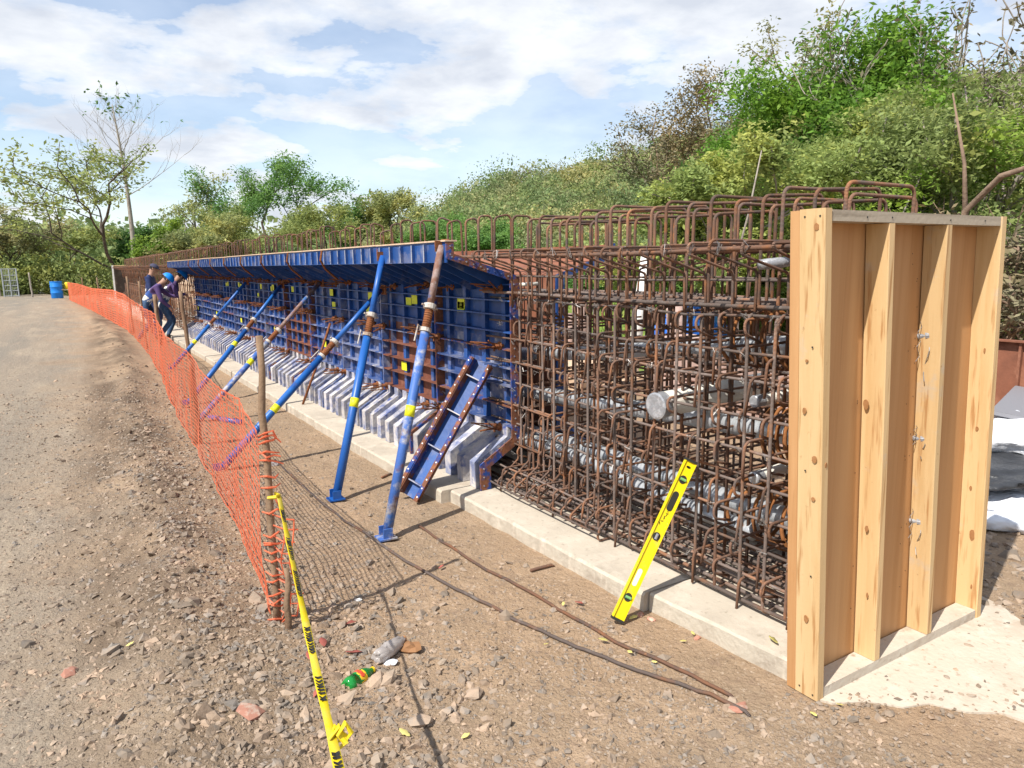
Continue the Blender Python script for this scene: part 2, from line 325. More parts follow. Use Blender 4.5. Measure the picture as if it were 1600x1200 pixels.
def npmesh(name, V, Fq, smooth=False):
    V = np.ascontiguousarray(V, np.float32); Fq = np.ascontiguousarray(Fq, np.int32); k = Fq.shape[1]
    me = bpy.data.meshes.new(name); me.vertices.add(len(V)); me.vertices.foreach_set('co', V.ravel())
    me.loops.add(Fq.size); me.loops.foreach_set('vertex_index', Fq.ravel()); me.polygons.add(len(Fq))
    me.polygons.foreach_set('loop_start', np.arange(0, Fq.size, k, dtype=np.int32)); me.polygons.foreach_set('loop_total', np.full(len(Fq), k, np.int32))
    me.polygons.foreach_set('use_smooth', np.full(len(Fq), bool(smooth)))
    me.update(calc_edges=True); me.validate(); return me
def vnoise(x, y, seed=0):
    x = np.asarray(x, float); y = np.asarray(y, float); xi = np.floor(x).astype(np.int64); yi = np.floor(y).astype(np.int64); fx = x-xi; fy = y-yi
    fx = fx*fx*(3-2*fx); fy = fy*fy*(3-2*fy)
    def h(a, b):
        v = np.sin(a*127.1+b*311.7+seed*74.7)*43758.5453; return v-np.floor(v)
    return (h(xi, yi)*(1-fx)+h(xi+1, yi)*fx)*(1-fy)+(h(xi, yi+1)*(1-fx)+h(xi+1, yi+1)*fx)*fy
def fbm(x, y, o=4, seed=0):
    s = 0; a = .5
    for k in range(o): s = s+a*(vnoise(x*2**k, y*2**k, seed+k)-.5); a *= .5
    return s
def sstep(a, b, x): t = np.clip((x-a)/(b-a), 0, 1); return t*t*(3-2*t)

# ------------------------------------------------------------------ ground and road
FX = np.array([0, 3.12, 4.7, 6.9, 8.6, 11.2, 14.4, 20.9, 31.6, 45.1, 60]); FXX = np.array([.45, .65, .767, .848, .908, 1.07, 1.21, 1.30, .86, .16, -1.2])
def fence_x(y): return np.interp(y, FX, FXX)
def gz(x, y):
    x = np.asarray(x, float); y = np.asarray(y, float); fx = fence_x(y)
    z = .10*sstep(.55, -.35, x-fx)
    am = sstep(1.5, 3.5, y)*(1-sstep(22, 34, y))
    z = z+am*.085*np.exp(-((x-fx+.42)/.20)**2)*(.55+1.6*np.abs(fbm(x*1.6, y*.9, 3, 5)))
    near = 1-sstep(30, 70, np.hypot(x, y))
    z = z+near*(.05*fbm(x*.8, y*.5, 4, 1)+.030*fbm(x*5, y*5, 3, 2)+.022*fbm(x*15, y*15, 2, 3))*(1-.62*sstep(1.7, 2.1, x)*(y < 50))
    return z
def lines(bp):
    out = []
    for a, b, s in bp: out.append(np.arange(a, b, s))
    return np.unique(np.concatenate(out+[np.array([bp[-1][1]])]).round(4))
gx = lines([(-900, -100, 100), (-100, -20, 10), (-20, -4, 1), (-4, -1, .12), (-1, 2.3, .035), (2.3, 5, .1), (5, 20, 1), (20, 100, 10), (100, 1000, 100)])
gy = lines([(-300, -20, 40), (-20, 0, 2), (0, 1, .2), (1, 7, .035), (7, 14, .10), (14, 50, .5), (50, 100, 5), (100, 1200, 100)])
GX, GY = np.meshgrid(gx, gy); GZ = gz(GX, GY)
GV = np.stack([GX, GY, GZ], -1).reshape(-1, 3); nx, ny = len(gx), len(gy)
idx = np.arange(nx*ny).reshape(ny, nx); Q = np.stack([idx[:-1, :-1], idx[:-1, 1:], idx[1:, 1:], idx[1:, :-1]], -1).reshape(-1, 4)
qc = GV[Q].mean(1); onroad = (qc[:, 0] < fence_x(qc[:, 1])-.55+.5*fbm(qc[:, 0]*1.3, qc[:, 1]*1.3, 3, 9)) & (qc[:, 0] > -9) & (qc[:, 1] < 52)
def sub(name, m, sel):
    q = Q[sel]; u, inv = np.unique(q, return_inverse=True); o = obj(name, npmesh(name, GV[u], inv.reshape(q.shape), True), m); return tag(o, kind='structure')
sub('gravel_road', 'site_ground', onroad); far = (qc[:, 0] > 22) | (qc[:, 1] > 60) | (qc[:, 0] < -12)
sub('ground', 'site_ground', ~onroad & ~far); sub('terrain', 'far_ground', ~onroad & far)
# mown field beyond the yard
gp = [(6.3, 9.2), (9, 5.5), (21, 4), (48, 18), (40, 60), (20, 52), (9, 30), (6.6, 16)]
mb = MB(); mb.add([(x, y, .035+.0*x) for x, y in gp], [tuple(range(len(gp)))]); tag(mb.build('grass_field', 'grass'), kind='structure')
gv = []; ng = 26000
px_ = rng.uniform(7, 30, ng); py_ = rng.uniform(6, 34, ng); hh = rng.uniform(.05, .16, ng); th = rng.uniform(0, 6.28, ng); ww = .025
ok = (px_ > 6.8) & (py_ > 15-px_*.9)
px_, py_, hh, th = px_[ok], py_[ok], hh[ok], th[ok]; n = len(px_)
B0 = np.stack([px_, py_, np.full(n, .03)], 1); D = np.stack([np.cos(th), np.sin(th), 0*th], 1)*ww; tip = B0+np.stack([rng.normal(0, .04, n), rng.normal(0, .04, n), hh], 1)
V = np.stack([B0-D, B0+D, tip], 1).reshape(-1, 3)
tag(obj('field_grass', npmesh('field_grass', V, np.arange(3*n).reshape(-1, 3)), 'grass'), 'short green grass of the field behind the rebar cage', 'grass', kind='stuff')

# ------------------------------------------------------------------ loose gravel
phi = (1+5**.5)/2
ICO = np.array([(-1, phi, 0), (1, phi, 0), (-1, -phi, 0), (1, -phi, 0), (0, -1, phi), (0, 1, phi), (0, -1, -phi), (0, 1, -phi), (phi, 0, -1), (phi, 0, 1), (-phi, 0, -1), (-phi, 0, 1)])/1.9
IF = np.array([(0, 11, 5), (0, 5, 1), (0, 1, 7), (0, 7, 10), (0, 10, 11), (1, 5, 9), (5, 11, 4), (11, 10, 2), (10, 7, 6), (7, 1, 8), (3, 9, 4), (3, 4, 2), (3, 2, 6), (3, 6, 8), (3, 8, 9), (4, 9, 5), (2, 4, 11), (6, 2, 10), (8, 6, 7), (9, 8, 1)])
OCT = np.array([(1, 0, 0), (0, 1, 0), (-1, 0, 0), (0, -1, 0), (.1, .1, 1), (0, 0, -1)], float); OF = np.array([(0, 1, 4), (1, 2, 4), (2, 3, 4), (3, 0, 4), (1, 0, 5), (2, 1, 5), (3, 2, 5), (0, 3, 5)])
def stones(name, x, y, size, m, label, flat=.55, zoff=.0, small=False):
    G, GF = (OCT, OF) if small else (ICO, IF); K = len(G)
    n = len(x); j = 1+rng.uniform(-.42, .42, (n, K, 1)); v = G[None]*j+rng.normal(0, .14, (n, K, 3))
    sc = size[:, None]*np.stack([rng.uniform(.75, 1.4, n), rng.uniform(.6, 1.1, n), rng.uniform(.4, .85, n)*flat/.55], 1); v = v*sc[:, None, :]
    a = rng.uniform(0, 6.28, n); b = rng.normal(0, .35, n); ca, sa, cb, sb = np.cos(a), np.sin(a), np.cos(b), np.sin(b)
    X = v[..., 0]*cb[:, None]-v[..., 2]*sb[:, None]; Z = v[..., 0]*sb[:, None]+v[..., 2]*cb[:, None]; Y = v[..., 1]
    X, Y = X*ca[:, None]-Y*sa[:, None], X*sa[:, None]+Y*ca[:, None]
    P = np.stack([X+x[:, None], Y+y[:, None], Z+(gz(x, y)+size*.02+zoff)[:, None]], -1).reshape(-1, 3)
    Fc = (GF[None]+K*np.arange(n)[:, None, None]).reshape(-1, 3)
    return tag(obj(name, npmesh(name, P, Fc), m), label, 'gravel', kind='stuff')
def scatter(n, x0, x1, y0, y1, w):
    x = rng.uniform(x0, x1, n); y = y0*(y1/y0)**rng.uniform(0, 1, n); p = w(x, y); k = rng.uniform(0, 1, n) < p; return x[k], y[k]
def bedfree(x, y): return ~((x > 2.02) & (y > 1.6)) & ~((x > 2.25) & (y > .9) & (y < 1.75))
def wr(x, y): return np.exp(-((x-fence_x(y)+.28)/.50)**2)
x, y = scatter(120000, -2.2, 2.4, 1.1, 11, lambda x, y: bedfree(x, y)*(.30+.45*wr(x, y)+.6*np.clip(fbm(x*1.1, y*.8, 3, 21)+.1, 0, 1))*(1-.55*sstep(1.1, 1.6, x)*sstep(2.2, 3, y)))
stones('gravel', x, y, np.exp(rng.normal(math.log(.0065), .45, len(x))), 'stone', 'small pale stones strewn over the road and yard', small=True)
x, y = scatter(30000, -1.6, 2.2, 1.2, 13, lambda x, y: bedfree(x, y)*np.clip(.03+1.0*wr(x, y)*(.65+1.6*fbm(x*1.3, y*.9, 3, 31))*(1-.6*sstep(6, 12, y))+.6*np.exp(-((x-.85)/.5)**2-((y-2.9)/.9)**2), 0, 1))
stones('crushed_stone', x, y, np.exp(rng.normal(math.log(.0115), .40, len(x))), 'stone', 'crushed stones heaped along the orange safety net')
x, y = scatter(5000, -.4, 1.4, 2.6, 20, lambda x, y: np.clip(.95*np.exp(-((x-fence_x(y)+.42)/.16)**2)*(.15+2*fbm(x*2, y*1.1, 3, 41)), 0, 1))
stones('earth_clods', x, y, np.exp(rng.normal(math.log(.019), .4, len(x))), 'clod', 'dark earth clods ridged along the road edge', .6)
x = rng.uniform(2.2, 3.7, 1500); y = rng.uniform(.85, 1.5, 1500); e_ = y-1.5+.62*(x-2.28)+.03; k = rng.uniform(0, 1, 1500) < np.where(np.abs(e_) < .09, .8, np.where(e_ > 0, .10, .35)); x, y = x[k], y[k]
stones('pad_grit', x, y, np.exp(rng.normal(math.log(.006), .5, len(x))), 'stone', 'grit scattered over the concrete pad', zoff=.004)
x = rng.uniform(3.55, 5.2, 900); y = rng.uniform(.9, 2.6, 900)
stones('rubble', x, y, np.exp(rng.normal(math.log(.016), .5, len(x))), 'stone', 'rubble on the shaded ground right of the timber bulkhead')
# single larger stones that read one by one
def rock(px, py, s, m, label, cat='stone', fl=.5, a=0.):
    p = onz(px, py, .02); r = random.Random(int(px*7+py)); vs = [Vector(q)*(1+r.uniform(-.22, .22)) for q in ICO]
    bm = bmesh.new(); vv = [bm.verts.new((q.x*s*1.25, q.y*s*.8, q.z*s*fl)) for q in vs]
    for f in IF: bm.faces.new([vv[i] for i in f])
    bmesh.ops.subdivide_edges(bm, edges=bm.edges[:], cuts=1, use_grid_fill=True)
    for v in bm.verts: v.co *= 1+r.uniform(-.07, .07)
    me = bpy.data.meshes.new('stone'); bm.to_mesh(me); bm.free()
    o = obj('stone', me, m, None, (p[0], p[1], float(gz(p[0], p[1]))+s*fl*.35)); o.rotation_euler = (r.uniform(-.2, .2), r.uniform(-.2, .2), a or r.uniform(0, 6)); return tag(o, label, cat)
rock(112, 1080, .040, 'flake_red', 'flat reddish stone alone on the gravel road', fl=.35)
rock(657, 1128, .045, 'stone', 'dark flat stone near the bottom edge by the yellow tape', fl=.4)
rock(742, 1078, .038, 'stone', 'round brown stone embedded in the yard right of the dark flat stone', fl=.5)
rock(845, 1186, .022, 'stone', 'small grey stone at the bottom edge of the yard')
rock(588, 1068, .045, 'stone', 'long tan stone touching the green bottle neck', a=.8)
rock(607, 1066, .04, 'stone', 'tan stone second right of the green bottle', a=.6)
rock(395, 1150, .05, 'flake_red', 'broken reddish stone with a pale edge beside the lower tape', fl=.35)
rock(1155, 1098, .04, 'flake_red', 'reddish stone at the end of the lying rebar', fl=.4)
rock(138, 890, .03, 'clod', 'dark stone left of the gravel drift on the road')
for i, (a, b) in enumerate(((1500, 1003), (1465, 1052), (1478, 1040))): rock(a+15, b, .016+.004*(i == 0), 'stone', ('largest grey stone on the concrete pad', 'lower left grey pebble on the concrete pad', 'right grey pebble on the concrete pad')[i])

# ------------------------------------------------------------------ casting bed
bed = tag(bpy.data.objects.new('casting_bed', None), kind='structure'); COL.objects.link(bed); bed.location = (2.9, 1.66, 0); WL[bed.name] = Vector((2.9, 1.66, 0))
secs = [(1.655, 2.395, 2.295, 2.235), (2.405, 4.35, 2.205, 2.165), (4.362, 7.2, 2.10, 2.05), (7.212, 11.4, 2.06, 2.04), (11.41, 20, 2.03, 2.0), (20.01, 46, 2.0, 1.95)]
for y0, y1, xa, xb in secs:
    nseg = max(6, int((y1-y0)/.12)); top = MB(); r = random.Random(int(y0*10)); ys = [y0+(y1-y0)*k/nseg for k in range(nseg+1)]
    pr = []
    for k, yy in enumerate(ys):
        xe = xa+(xb-xa)*k/nseg+r.uniform(-.003, .003); c = .006+r.uniform(0, .006)
        pr.append([(xe+r.uniform(-.004, .004), yy, -.05), (xe, yy, .085-c), (xe+c, yy, .088+r.uniform(-.002, .002)), (xe+.35, yy, .091), (3.75, yy, .09), (3.75, yy, -.05)])
    sm = MB(); sm.add([p for q in pr for p in q], [(k*6+j, (k+1)*6+j, (k+1)*6+j+1, k*6+j+1) for k in range(nseg) for j in range(2, 5)]+[tuple(range(6)), tuple(nseg*6+5-j for j in range(6))])
    o = sm.build('slab_section', 'concrete', bed)
    sd_ = MB(); sd_.add([p for q in pr for p in q[:3]], [(k*3+j, (k+1)*3+j, (k+1)*3+j+1, k*3+j+1) for k in range(nseg) for j in range(2)])
    s2 = sd_.build('slab_edge', 'concrete_side', o)
pp = [(2.27, 1.53), (2.30, 1.47), (2.42, 1.40), (2.50, 1.31), (2.60, 1.27), (2.66, 1.17), (2.76, 1.10), (2.80, .98), (2.95, .80), (3.25, .72), (3.62, 1.0), (3.72, 1.20), (3.56, 1.36), (3.66, 1.50), (3.70, 1.645), (2.30, 1.645)]
mb = MB(); mb.prism(pp, lambda p: (p[0], p[1], -.06), lambda p: (p[0], p[1], .0035)); tag(mb.build('concrete_pad', 'pad_dust'), kind='structure')

# ------------------------------------------------------------------ timber bulkhead (racked a little to the left)
bk = thing('timber_bulkhead', (2.87, 1.57, .012), 'tall pine and plywood bulkhead closing the near end of the rebar cage', 'bulkhead')
def rk(x, z): return x-.118*z/1.8
def plank(name, x0, x1, y0, y1, z0, z1, m, par=bk, seg=5, bow=0.):
    r = random.Random(int(x0*997+z0*31)); b = MB(); n = seg; vs = []
    for k in range(n+1):
        z = z0+(z1-z0)*k/n; d = bow*math.sin(math.pi*k/n)+r.uniform(-.0012, .0012)
        c = .003
        vs += [(rk(x0, z)+d+c, y0, z), (rk(x1, z)+d-c, y0, z), (rk(x1, z)+d, y0+c, z), (rk(x1, z)+d, y1, z), (rk(x0, z)+d, y1, z), (rk(x0, z)+d, y0+c, z)]
    fs = [(k*6+j, k*6+(j+1) % 6, (k+1)*6+(j+1) % 6, (k+1)*6+j) for k in range(n) for j in range(6)]+[(5, 4, 3, 2, 1, 0), tuple(n*6+j for j in range(6))]
    b.add(vs, fs); return b.build(name, m, par)
Y0, Y1 = 1.51, 1.598
lp = plank('side_post', 2.262, 2.302, Y0-.004, Y1+.004, .0, 1.815, 'pine', bow=.004)
rp = plank('side_post', 3.432, 3.472, Y0-.004, Y1+.004, .0, 1.812, 'pine')
s1 = plank('stud', 2.635, 2.673, Y0, Y1, .045, 1.772, 'pine', bow=.006); s2 = plank('stud', 3.02, 3.058, Y0, Y1, .045, 1.772, 'pine', bow=-.005)
plank('top_plate', 2.304, 3.430, Y0, Y1, 1.774, 1.811, 'pine_grey', seg=1)
plank('bottom_plate', 2.304, 3.430, Y0, Y1, .004, .043, 'pad_dust', seg=1)
plank('plywood_panel', 2.262, 3.472, Y1+.005, Y1+.042, .0, 1.812, 'plywood', seg=4)
def disc(name, c, nv, r, m, par, e=1.4, th=.0015):
    nv = Vector(nv).normalized(); q = nv.to_track_quat('Z', 'Y'); a = Vector((0, 0, 1)); a = (a-nv*a.dot(nv)).normalized(); b_ = nv.cross(a); mb = MB()
    e *= random.uniform(.7, 1.5); r *= random.uniform(.6, 1.1); poly = [(math.cos(2*math.pi*k/12)*r/e**.5*random.uniform(.8, 1.1), math.sin(2*math.pi*k/12)*r*e**.5*random.uniform(.85, 1.1)) for k in range(12)]
    mb.prism(poly, lambda p: Vector(c)+b_*p[0]+a*p[1]-nv*.001, lambda p: Vector(c)+b_*p[0]+a*p[1]+nv*th); return mb.build(name, m, par)
nlp = (-1, -.0, -.065)
for yy, zz, rr in ((1.537, 1.755, .017), (1.532, .95, .012), (1.575, 1.12, .010), (1.535, .80, .010), (1.557, .32, .017), (1.568, 1.30, .009)): disc('knot', (rk(2.262, zz)-.001, yy, zz), nlp, rr, 'knot', lp)
disc('knot', (rk(2.29, .93), Y0-.0045, .93), (0, -1, 0), .013, 'knot', lp)
for yy, zz, rr in ((1.575, 1.10, .016), (1.557, .60, .010), (1.546, .32, .010)): disc('knot', (rk(2.635, zz)-.005, yy, zz), nlp, rr, 'knot', s1, 2.2)
for yy, zz, rr in ((1.575, 1.40, .009), (1.564, .98, .013), (1.553, .55, .009)): disc('knot', (rk(3.02, zz)+.004, yy, zz), nlp, rr, 'knot', s2, 2.2)
for yy, zz, rr in ((1.542, 1.25, .010), (1.553, .90, .013), (1.546, .40, .017), (1.535, .15, .008), (1.564, .62, .010)): disc('knot', (rk(3.432, zz)-.001, yy, zz), nlp, rr, 'knot', rp, 2.)
def hole(z, wire):
    x = rk(2.985+.06*z/1.8*0, z)+.035; mb = MB(); mb.lathe([(.012, 0), (.012, .03), (.018, .03), (.018, .045), (.009, .045), (.009, .075)], (x, Y1+.006, z), 10, Vector((.25, -1, .15)))
    h = mb.build('anchor_nipple', 'duct_tape', bk); w = MB()
    pts = [(x+.01*math.sin(k*1.3), Y1-.035+.012*math.cos(k), z+.02-wire*k/8) for k in range(9)]; w.tube(pts, .002, 4)
    w.tube([(x-.02+.015*math.sin(k*2.1), Y1-.01, z+.06-wire*.8*k/8) for k in range(9)], .0015, 4); w.build('tie_wire', 'wire', h)
for yy_, zz, st in [(1.524, 1.79, lp), (1.582, 1.79, lp), (1.524, .02, lp), (1.582, .03, lp), (1.539, .5, lp), (1.568, .9, lp), (1.546, 1.35, lp)]:
    m_ = MB(); m_.lathe([(.0035, 0), (.0035, .0015)], (rk(2.262, zz)-.001, yy_, zz), 6, Vector((-1, 0, 0))); m_.build('nail_head', 'level_dark', st)
for xx, zz in ((2.50, 1.79), (2.65, 1.792), (3.04, 1.79), (3.30, 1.792)):
    m_ = MB(); m_.lathe([(.0035, 0), (.0035, .0015)], (rk(xx, zz), Y0-.0005, zz), 6, Vector((0, -1, 0))); m_.build('nail_head', 'level_dark', bk)
for q in range(26):
    xx, zz = random.choice(((2.66, 0), (3.04, 0), (3.0, 0)))[0]+random.uniform(-.02, -.008), random.uniform(.1, 1.7); m_ = MB(); m_.lathe([(.002, 0), (.002, .001)], (rk(xx-.03, zz), Y1+.0045, zz), 5, Vector((0, -1, 0))); m_.build('nail_head', 'level_dark', bk)
hole(1.335, .20); hole(.905, .10); hole(.54, .16)
ej = MB()
def strokes(mb, org, ux, uz, pl, w, nv):
    for st in pl:
        for a, b in zip(st[:-1], st[1:]):
            A = org+ux*a[0]+uz*a[1]; B = org+ux*b[0]+uz*b[1]; d = (B-A).normalized(); s = d.cross(nv).normalized()*w/2
            mb.hexa([A-s-d*w*.3, B-s+d*w*.3, B+s+d*w*.3, A+s-d*w*.3]+[p+nv*.0012 for p in (A-s-d*w*.3, B-s+d*w*.3, B+s+d*w*.3, A+s-d*w*.3)])
EJE = [[(.8, .9), (0, 1), (0, 0), (.8, 0)], [(0, .5), (.6, .5)], [(1.1, 1), (1.8, 1), (1.6, .1), (1.3, -.1), (1.1, .2)], [(2.9, 1.1), (2.2, 1.1), (2.2, .2), (2.9, .2)], [(2.2, .65), (2.7, .65)]]
strokes(ej, Vector((rk(2.72, .12), Y1+.004, .135)), Vector((.021, 0, .006)), Vector((0, 0, .034)), EJE, .003, Vector((0, -1, 0))); ej.build('pencil_mark', 'mark_black', bk)

# ------------------------------------------------------------------ rebar cage
cage = thing('rebar_cage', (2.87, 1.70, .09), 'rusty rebar cage with hooked ties between timber bulkhead and blue formwork', 'rebar cage')
RB = .0066
def bar_mesh(pts, r=RB, fr=.035, n=6, seg=4):
    b = MB(); b.tube(fillet(pts, fr, seg), r, n); return b.mesh('bar', True)
def variants(pts, k, jit, r=RB, fr=.035):
    out = []
    for i in range(k):
        rr = random.Random(i*13+len(pts)); out.append(bar_mesh([(p[0]+rr.gauss(0, jit), p[1]+rr.gauss(0, jit*.8), p[2]+rr.gauss(0, jit)) for p in pts], r, fr))
    return out
YS = [1.735+.145*i for i in range(17)]
hoopM = variants([(2.63, 0, .12), (2.635, 0, 1.945), (3.08, 0, 1.945), (3.08, 0, .12)], 5, .008, .0085, .04)
hoopB = variants([(2.75, 0, .9), (2.75, 0, 1.905), (3.20, 0, 1.905), (3.20, 0, .12)], 4, .010, .0085, .04)
flaM = variants([(3.50, 0, 1.722), (2.235, 0, 1.722), (2.235, 0, 1.672), (2.515, 0, 1.60), (2.525, 0, 1.34)], 5, .007, RB, .026)
flaR = variants([(3.505, .02, 1.70), (3.505, .02, 1.66), (3.16, .02, 1.60), (3.15, .02, 1.28)], 3, .007, RB, .022)
verM = variants([(2.56, 0, .112), (2.475, 0, .112), (2.475, 0, 1.40), (2.56, 0, 1.43)], 6, .006, .0078, .03)
verB = variants([(3.18, 0, .112), (3.265, 0, .112), (3.265, 0, 1.42)], 3, .006, .0078, .03)
tieM = variants([(3.27, 0, 0), (2.452, 0, .0), (2.452, 0, -.075), (2.575, .015, -.115)], 8, .006, RB, .037)
tieL = variants([(3.27, 0, 0), (2.455, 0, 0), (2.453, .005, -.17)], 5, .007, RB, .035)
def tap(y): return .135*float(sstep(2.9, 4.0, y))
for i, yy in enumerate(YS):
    j = lambda s=.012: random.gauss(0, s)
    obj('hoop', hoopM[i % 5], 'rebar', cage, (j(.006), yy+j(), j(.006)))
    obj('hoop', hoopB[i % 4], 'rebar', cage, (j(.006), yy+.07+j(), j(.008)))
    obj('flange_tie', flaM[i % 5], 'rebar', cage, (j(.006), yy+.03+j(), j(.005)))
    obj('flange_tie', flaR[i % 3], 'rebar', cage, (0, yy+.03+j(), 0))
    obj('stirrup', verM[i % 6], 'rebar_grey' if i % 3 else 'rebar', cage, (j(.004)+tap(yy+.06), yy+.06+j(), j(.004)))
    obj('stirrup', verB[i % 3], 'rebar_grey', cage, (j(.004), yy+.06+j(), 0))
LV = [1.425, 1.265, 1.145, .985, .835, .685, .545, .405, .265]
for li, z in enumerate(LV):
    for i, yy in enumerate(YS):
        if random.random() < (.04 if li in (0, 2, 5, 8) else .22): continue
        k = (i+li) % 2; me = (tieM[(i*3+li*5) % 8] if k or li in (0, 3) else tieL[(i+li*2) % 5])
        obj('cross_tie', me, 'rebar', cage, (random.gauss(0, .010)+tap(yy+.05)*(z > .3), yy+.035+random.gauss(0, .014)+.045*(li % 2), z+random.gauss(0, .011)))
# bulb hairpins lying on the slab next to the form
hpM = variants([(2.75, 0, .125), (2.425, 0, .118), (2.425, 0, .165), (2.60, 0, .30), (2.66, 0, .72)], 5, .007, RB, .024)
for i in range(10): obj('hairpin', hpM[i % 5], 'rebar', cage, (random.gauss(0, .008), 3.02+.125*i, random.gauss(0, .004)))
# longitudinal bars
def longi(x, z, y0=1.64, y1=4.55, r=.0072, m='rebar_grey', sag=.006):
    r0 = random.Random(int(x*1000+z*777)); tp_ = (lambda y: tap(y)) if (x < 2.56 and .3 < z < 1.5 and y0 < 5) else (lambda y: 0.)
    pts = [(x+tp_(y0+(y1-y0)*k/7)+r0.gauss(0, .004), y0+(y1-y0)*k/7, z+r0.gauss(0, .004)-sag*math.sin(math.pi*k/7)) for k in range(8)]
    b = MB(); b.tube(pts, r, 6); o = b.build('longitudinal_bar', m, cage, smooth=True); return o
for x in (2.485, 2.56, 2.635, 2.71, 2.79, 2.87, 2.95, 3.03, 3.11, 3.18, 3.255): longi(x, .130, r=.0095)
for x in (2.40, 2.45): longi(x, .150, 3.0, 5.2)
for x in (2.52, 2.60, 2.7, 2.82, 2.94, 3.06, 3.2): longi(x, .215, r=.009)
for z in LV:
    longi(2.492, z-.012); longi(3.25, z-.012)
    if z in (1.145, .985, .685, .405, .265): longi(2.60, z-.014, m='rebar'); longi(3.14, z-.014, m='rebar')
for x in (2.285, 2.42, 2.56, 2.70, 2.87, 3.05, 3.20, 3.34, 3.47): longi(x, 1.700 if x > 2.3 else 1.695, 1.675, 5.0, m='rebar', r=.0095)
for x in (2.52, 2.58, 2.66, 2.75, 2.84, 2.93, 3.02, 3.10, 3.2): longi(x, 1.452+.004*(x % .1), r=.0105)
for x in (2.64, 3.08): longi(x, 1.56)
# fan of dark strand bars near the duct mats
for k in range(4): longi(2.66+.12*k, 1.16+.006*(k % 2), m='rebar_grey', r=.008)
# web hoops standing out of the blue form, and the open cage beyond it
whM = variants([(2.80, 0, 1.35), (2.80, 0, 2.03), (2.94, 0, 2.03), (2.94, 0, 1.35)], 6, .012, .0085, .04)
yy = 4.48; k = 0
while yy < 18.6:
    obj('hoop', whM[k % 6], 'rebar', cage, (random.gauss(0, .012), yy+random.gauss(0, .03), random.gauss(0, .02)+.08*sstep(5, 10, yy))); yy += .26; k += 1
fsM = variants([(2.80, 0, .13), (2.80, 0, 2.11), (2.94, 0, 2.11), (2.94, 0, .13)], 4, .012, .010, .04)
ffM = variants([(3.45, 0, 1.72), (2.24, 0, 1.72), (2.24, 0, 1.68), (2.62, 0, 1.58), (2.68, 0, 1.2)], 3, .012, .010, .03)
fbM = variants([(3.30, 0, .14), (2.45, 0, .14), (2.45, 0, .30), (2.72, 0, .48), (2.74, 0, .9)], 3, .012, .010, .03)
yy = 18.7
while yy < 42.5:
    obj('hoop', fsM[k % 4], 'rebar', cage, (0, yy, random.gauss(0, .015))); obj('flange_tie', ffM[k % 3], 'rebar', cage, (0, yy+.05, 0)); obj('hairpin', fbM[k % 3], 'rebar', cage, (0, yy+.1, 0)); yy += .36; k += 1
for x, z in ((2.28, 1.70), (2.5, 1.70), (2.8, 1.70), (2.95, 1.70), (2.78, 1.45), (2.78, 1.2), (2.78, .95), (2.78, .7), (2.74, .45), (2.47, .16), (2.6, .16), (2.8, 2.09), (2.94, 2.09)): longi(x, z, 17.5, 42.6, .011, 'rebar', .01)
# tie wires twisted at crossings
tw = MB()
for i in range(110):
    z = random.choice(LV); y_ = random.choice(YS)+.06; c = Vector((2.468, y_, z-.01)); pts = [c+Vector((-.012+random.uniform(-.02, .012), .02*math.sin(q*2.2+i), .016*math.cos(q*2.2+i))) for q in range(5)]; tw.tube(pts, .0014, 3)
for i in range(20):
    y_ = random.choice(YS)+.03; c = Vector((2.245, y_, 1.70)); tw.tube([c+Vector((random.uniform(-.015, .02), .015*math.sin(q*2+i), .03*math.cos(q*2+i))) for q in range(5)], .0016, 3)
tag(tw.build('tie_wires', 'wire', cage), kind='stuff')
# spirals
def coil(c, r, pitch, turns, name='anchor_spiral', dirv=(0.03, 1, -.02)):
    d = Vector(dirv).normalized(); a = d.cross(Vector((0, 0, 1))).normalized(); b = d.cross(a); pts = []
    n = int(turns*18)
    for k in range(n+1):
        t = k/18*2*math.pi; pts.append(Vector(c)+d*pitch*k/18+(a*math.cos(t)+b*math.sin(t))*r*(1+.02*math.sin(k*.7)))
    m = MB(); m.tube(pts, .0095, 6); return m.build(name, 'spiral_rust', None, smooth=True)
tag(coil((2.80, 1.70, 1.285), .135, .085, 9), 'rusty spiral around the top duct beside the bulkhead', 'spiral')
tag(coil((2.72, 1.68, .875), .135, .042, 10), 'rusty spiral around the middle duct beside the bulkhead', 'spiral')
tag(coil((2.74, 1.68, .46), .135, .08, 8), 'rusty spiral around the lowest duct beside the bulkhead', 'spiral')
# post-tensioning ducts
def duct(p, label, r=.051):
    P = [Vector(q) for q in p]; path = []
    n = 46
    for i in range(n+1):
        t = i/n*(len(P)-1); k = min(int(t), len(P)-2); u = t-k; a = P[max(k-1, 0)]; b = P[k]; c = P[k+1]; d = P[min(k+2, len(P)-1)]
        path.append(.5*((2*b)+(c-a)*u+(2*a-5*b+4*c-d)*u*u+(3*b-a-3*c+d)*u**3))
    fine = []; rad = []
    for i in range(n):
        for s in range(10):
            fine.append(path[i].lerp(path[i+1], s/10)); rad.append(r*(1.0+.014*math.sin(len(fine)*1.57)))
    m = MB(); m.tube(fine, rad, 18); o = m.build('metal_duct', 'galvanised', None, smooth=True); tag(o, label, 'duct', 'corrugated ducts in the cage')
duct([(2.80, 1.66, 1.295), (2.83, 2.4, 1.225), (2.87, 3.2, 1.125), (2.87, 3.83, 1.055), (2.87, 4.6, .97), (2.87, 5.4, .90)], 'shiny corrugated metal duct highest in the rebar cage')
duct([(2.72, 1.66, .885), (2.78, 2.3, .845), (2.87, 2.7, .805), (2.87, 3.5, .755), (2.87, 4.6, .70), (2.87, 5.4, .66)], 'shiny corrugated metal duct in the middle of the rebar cage')
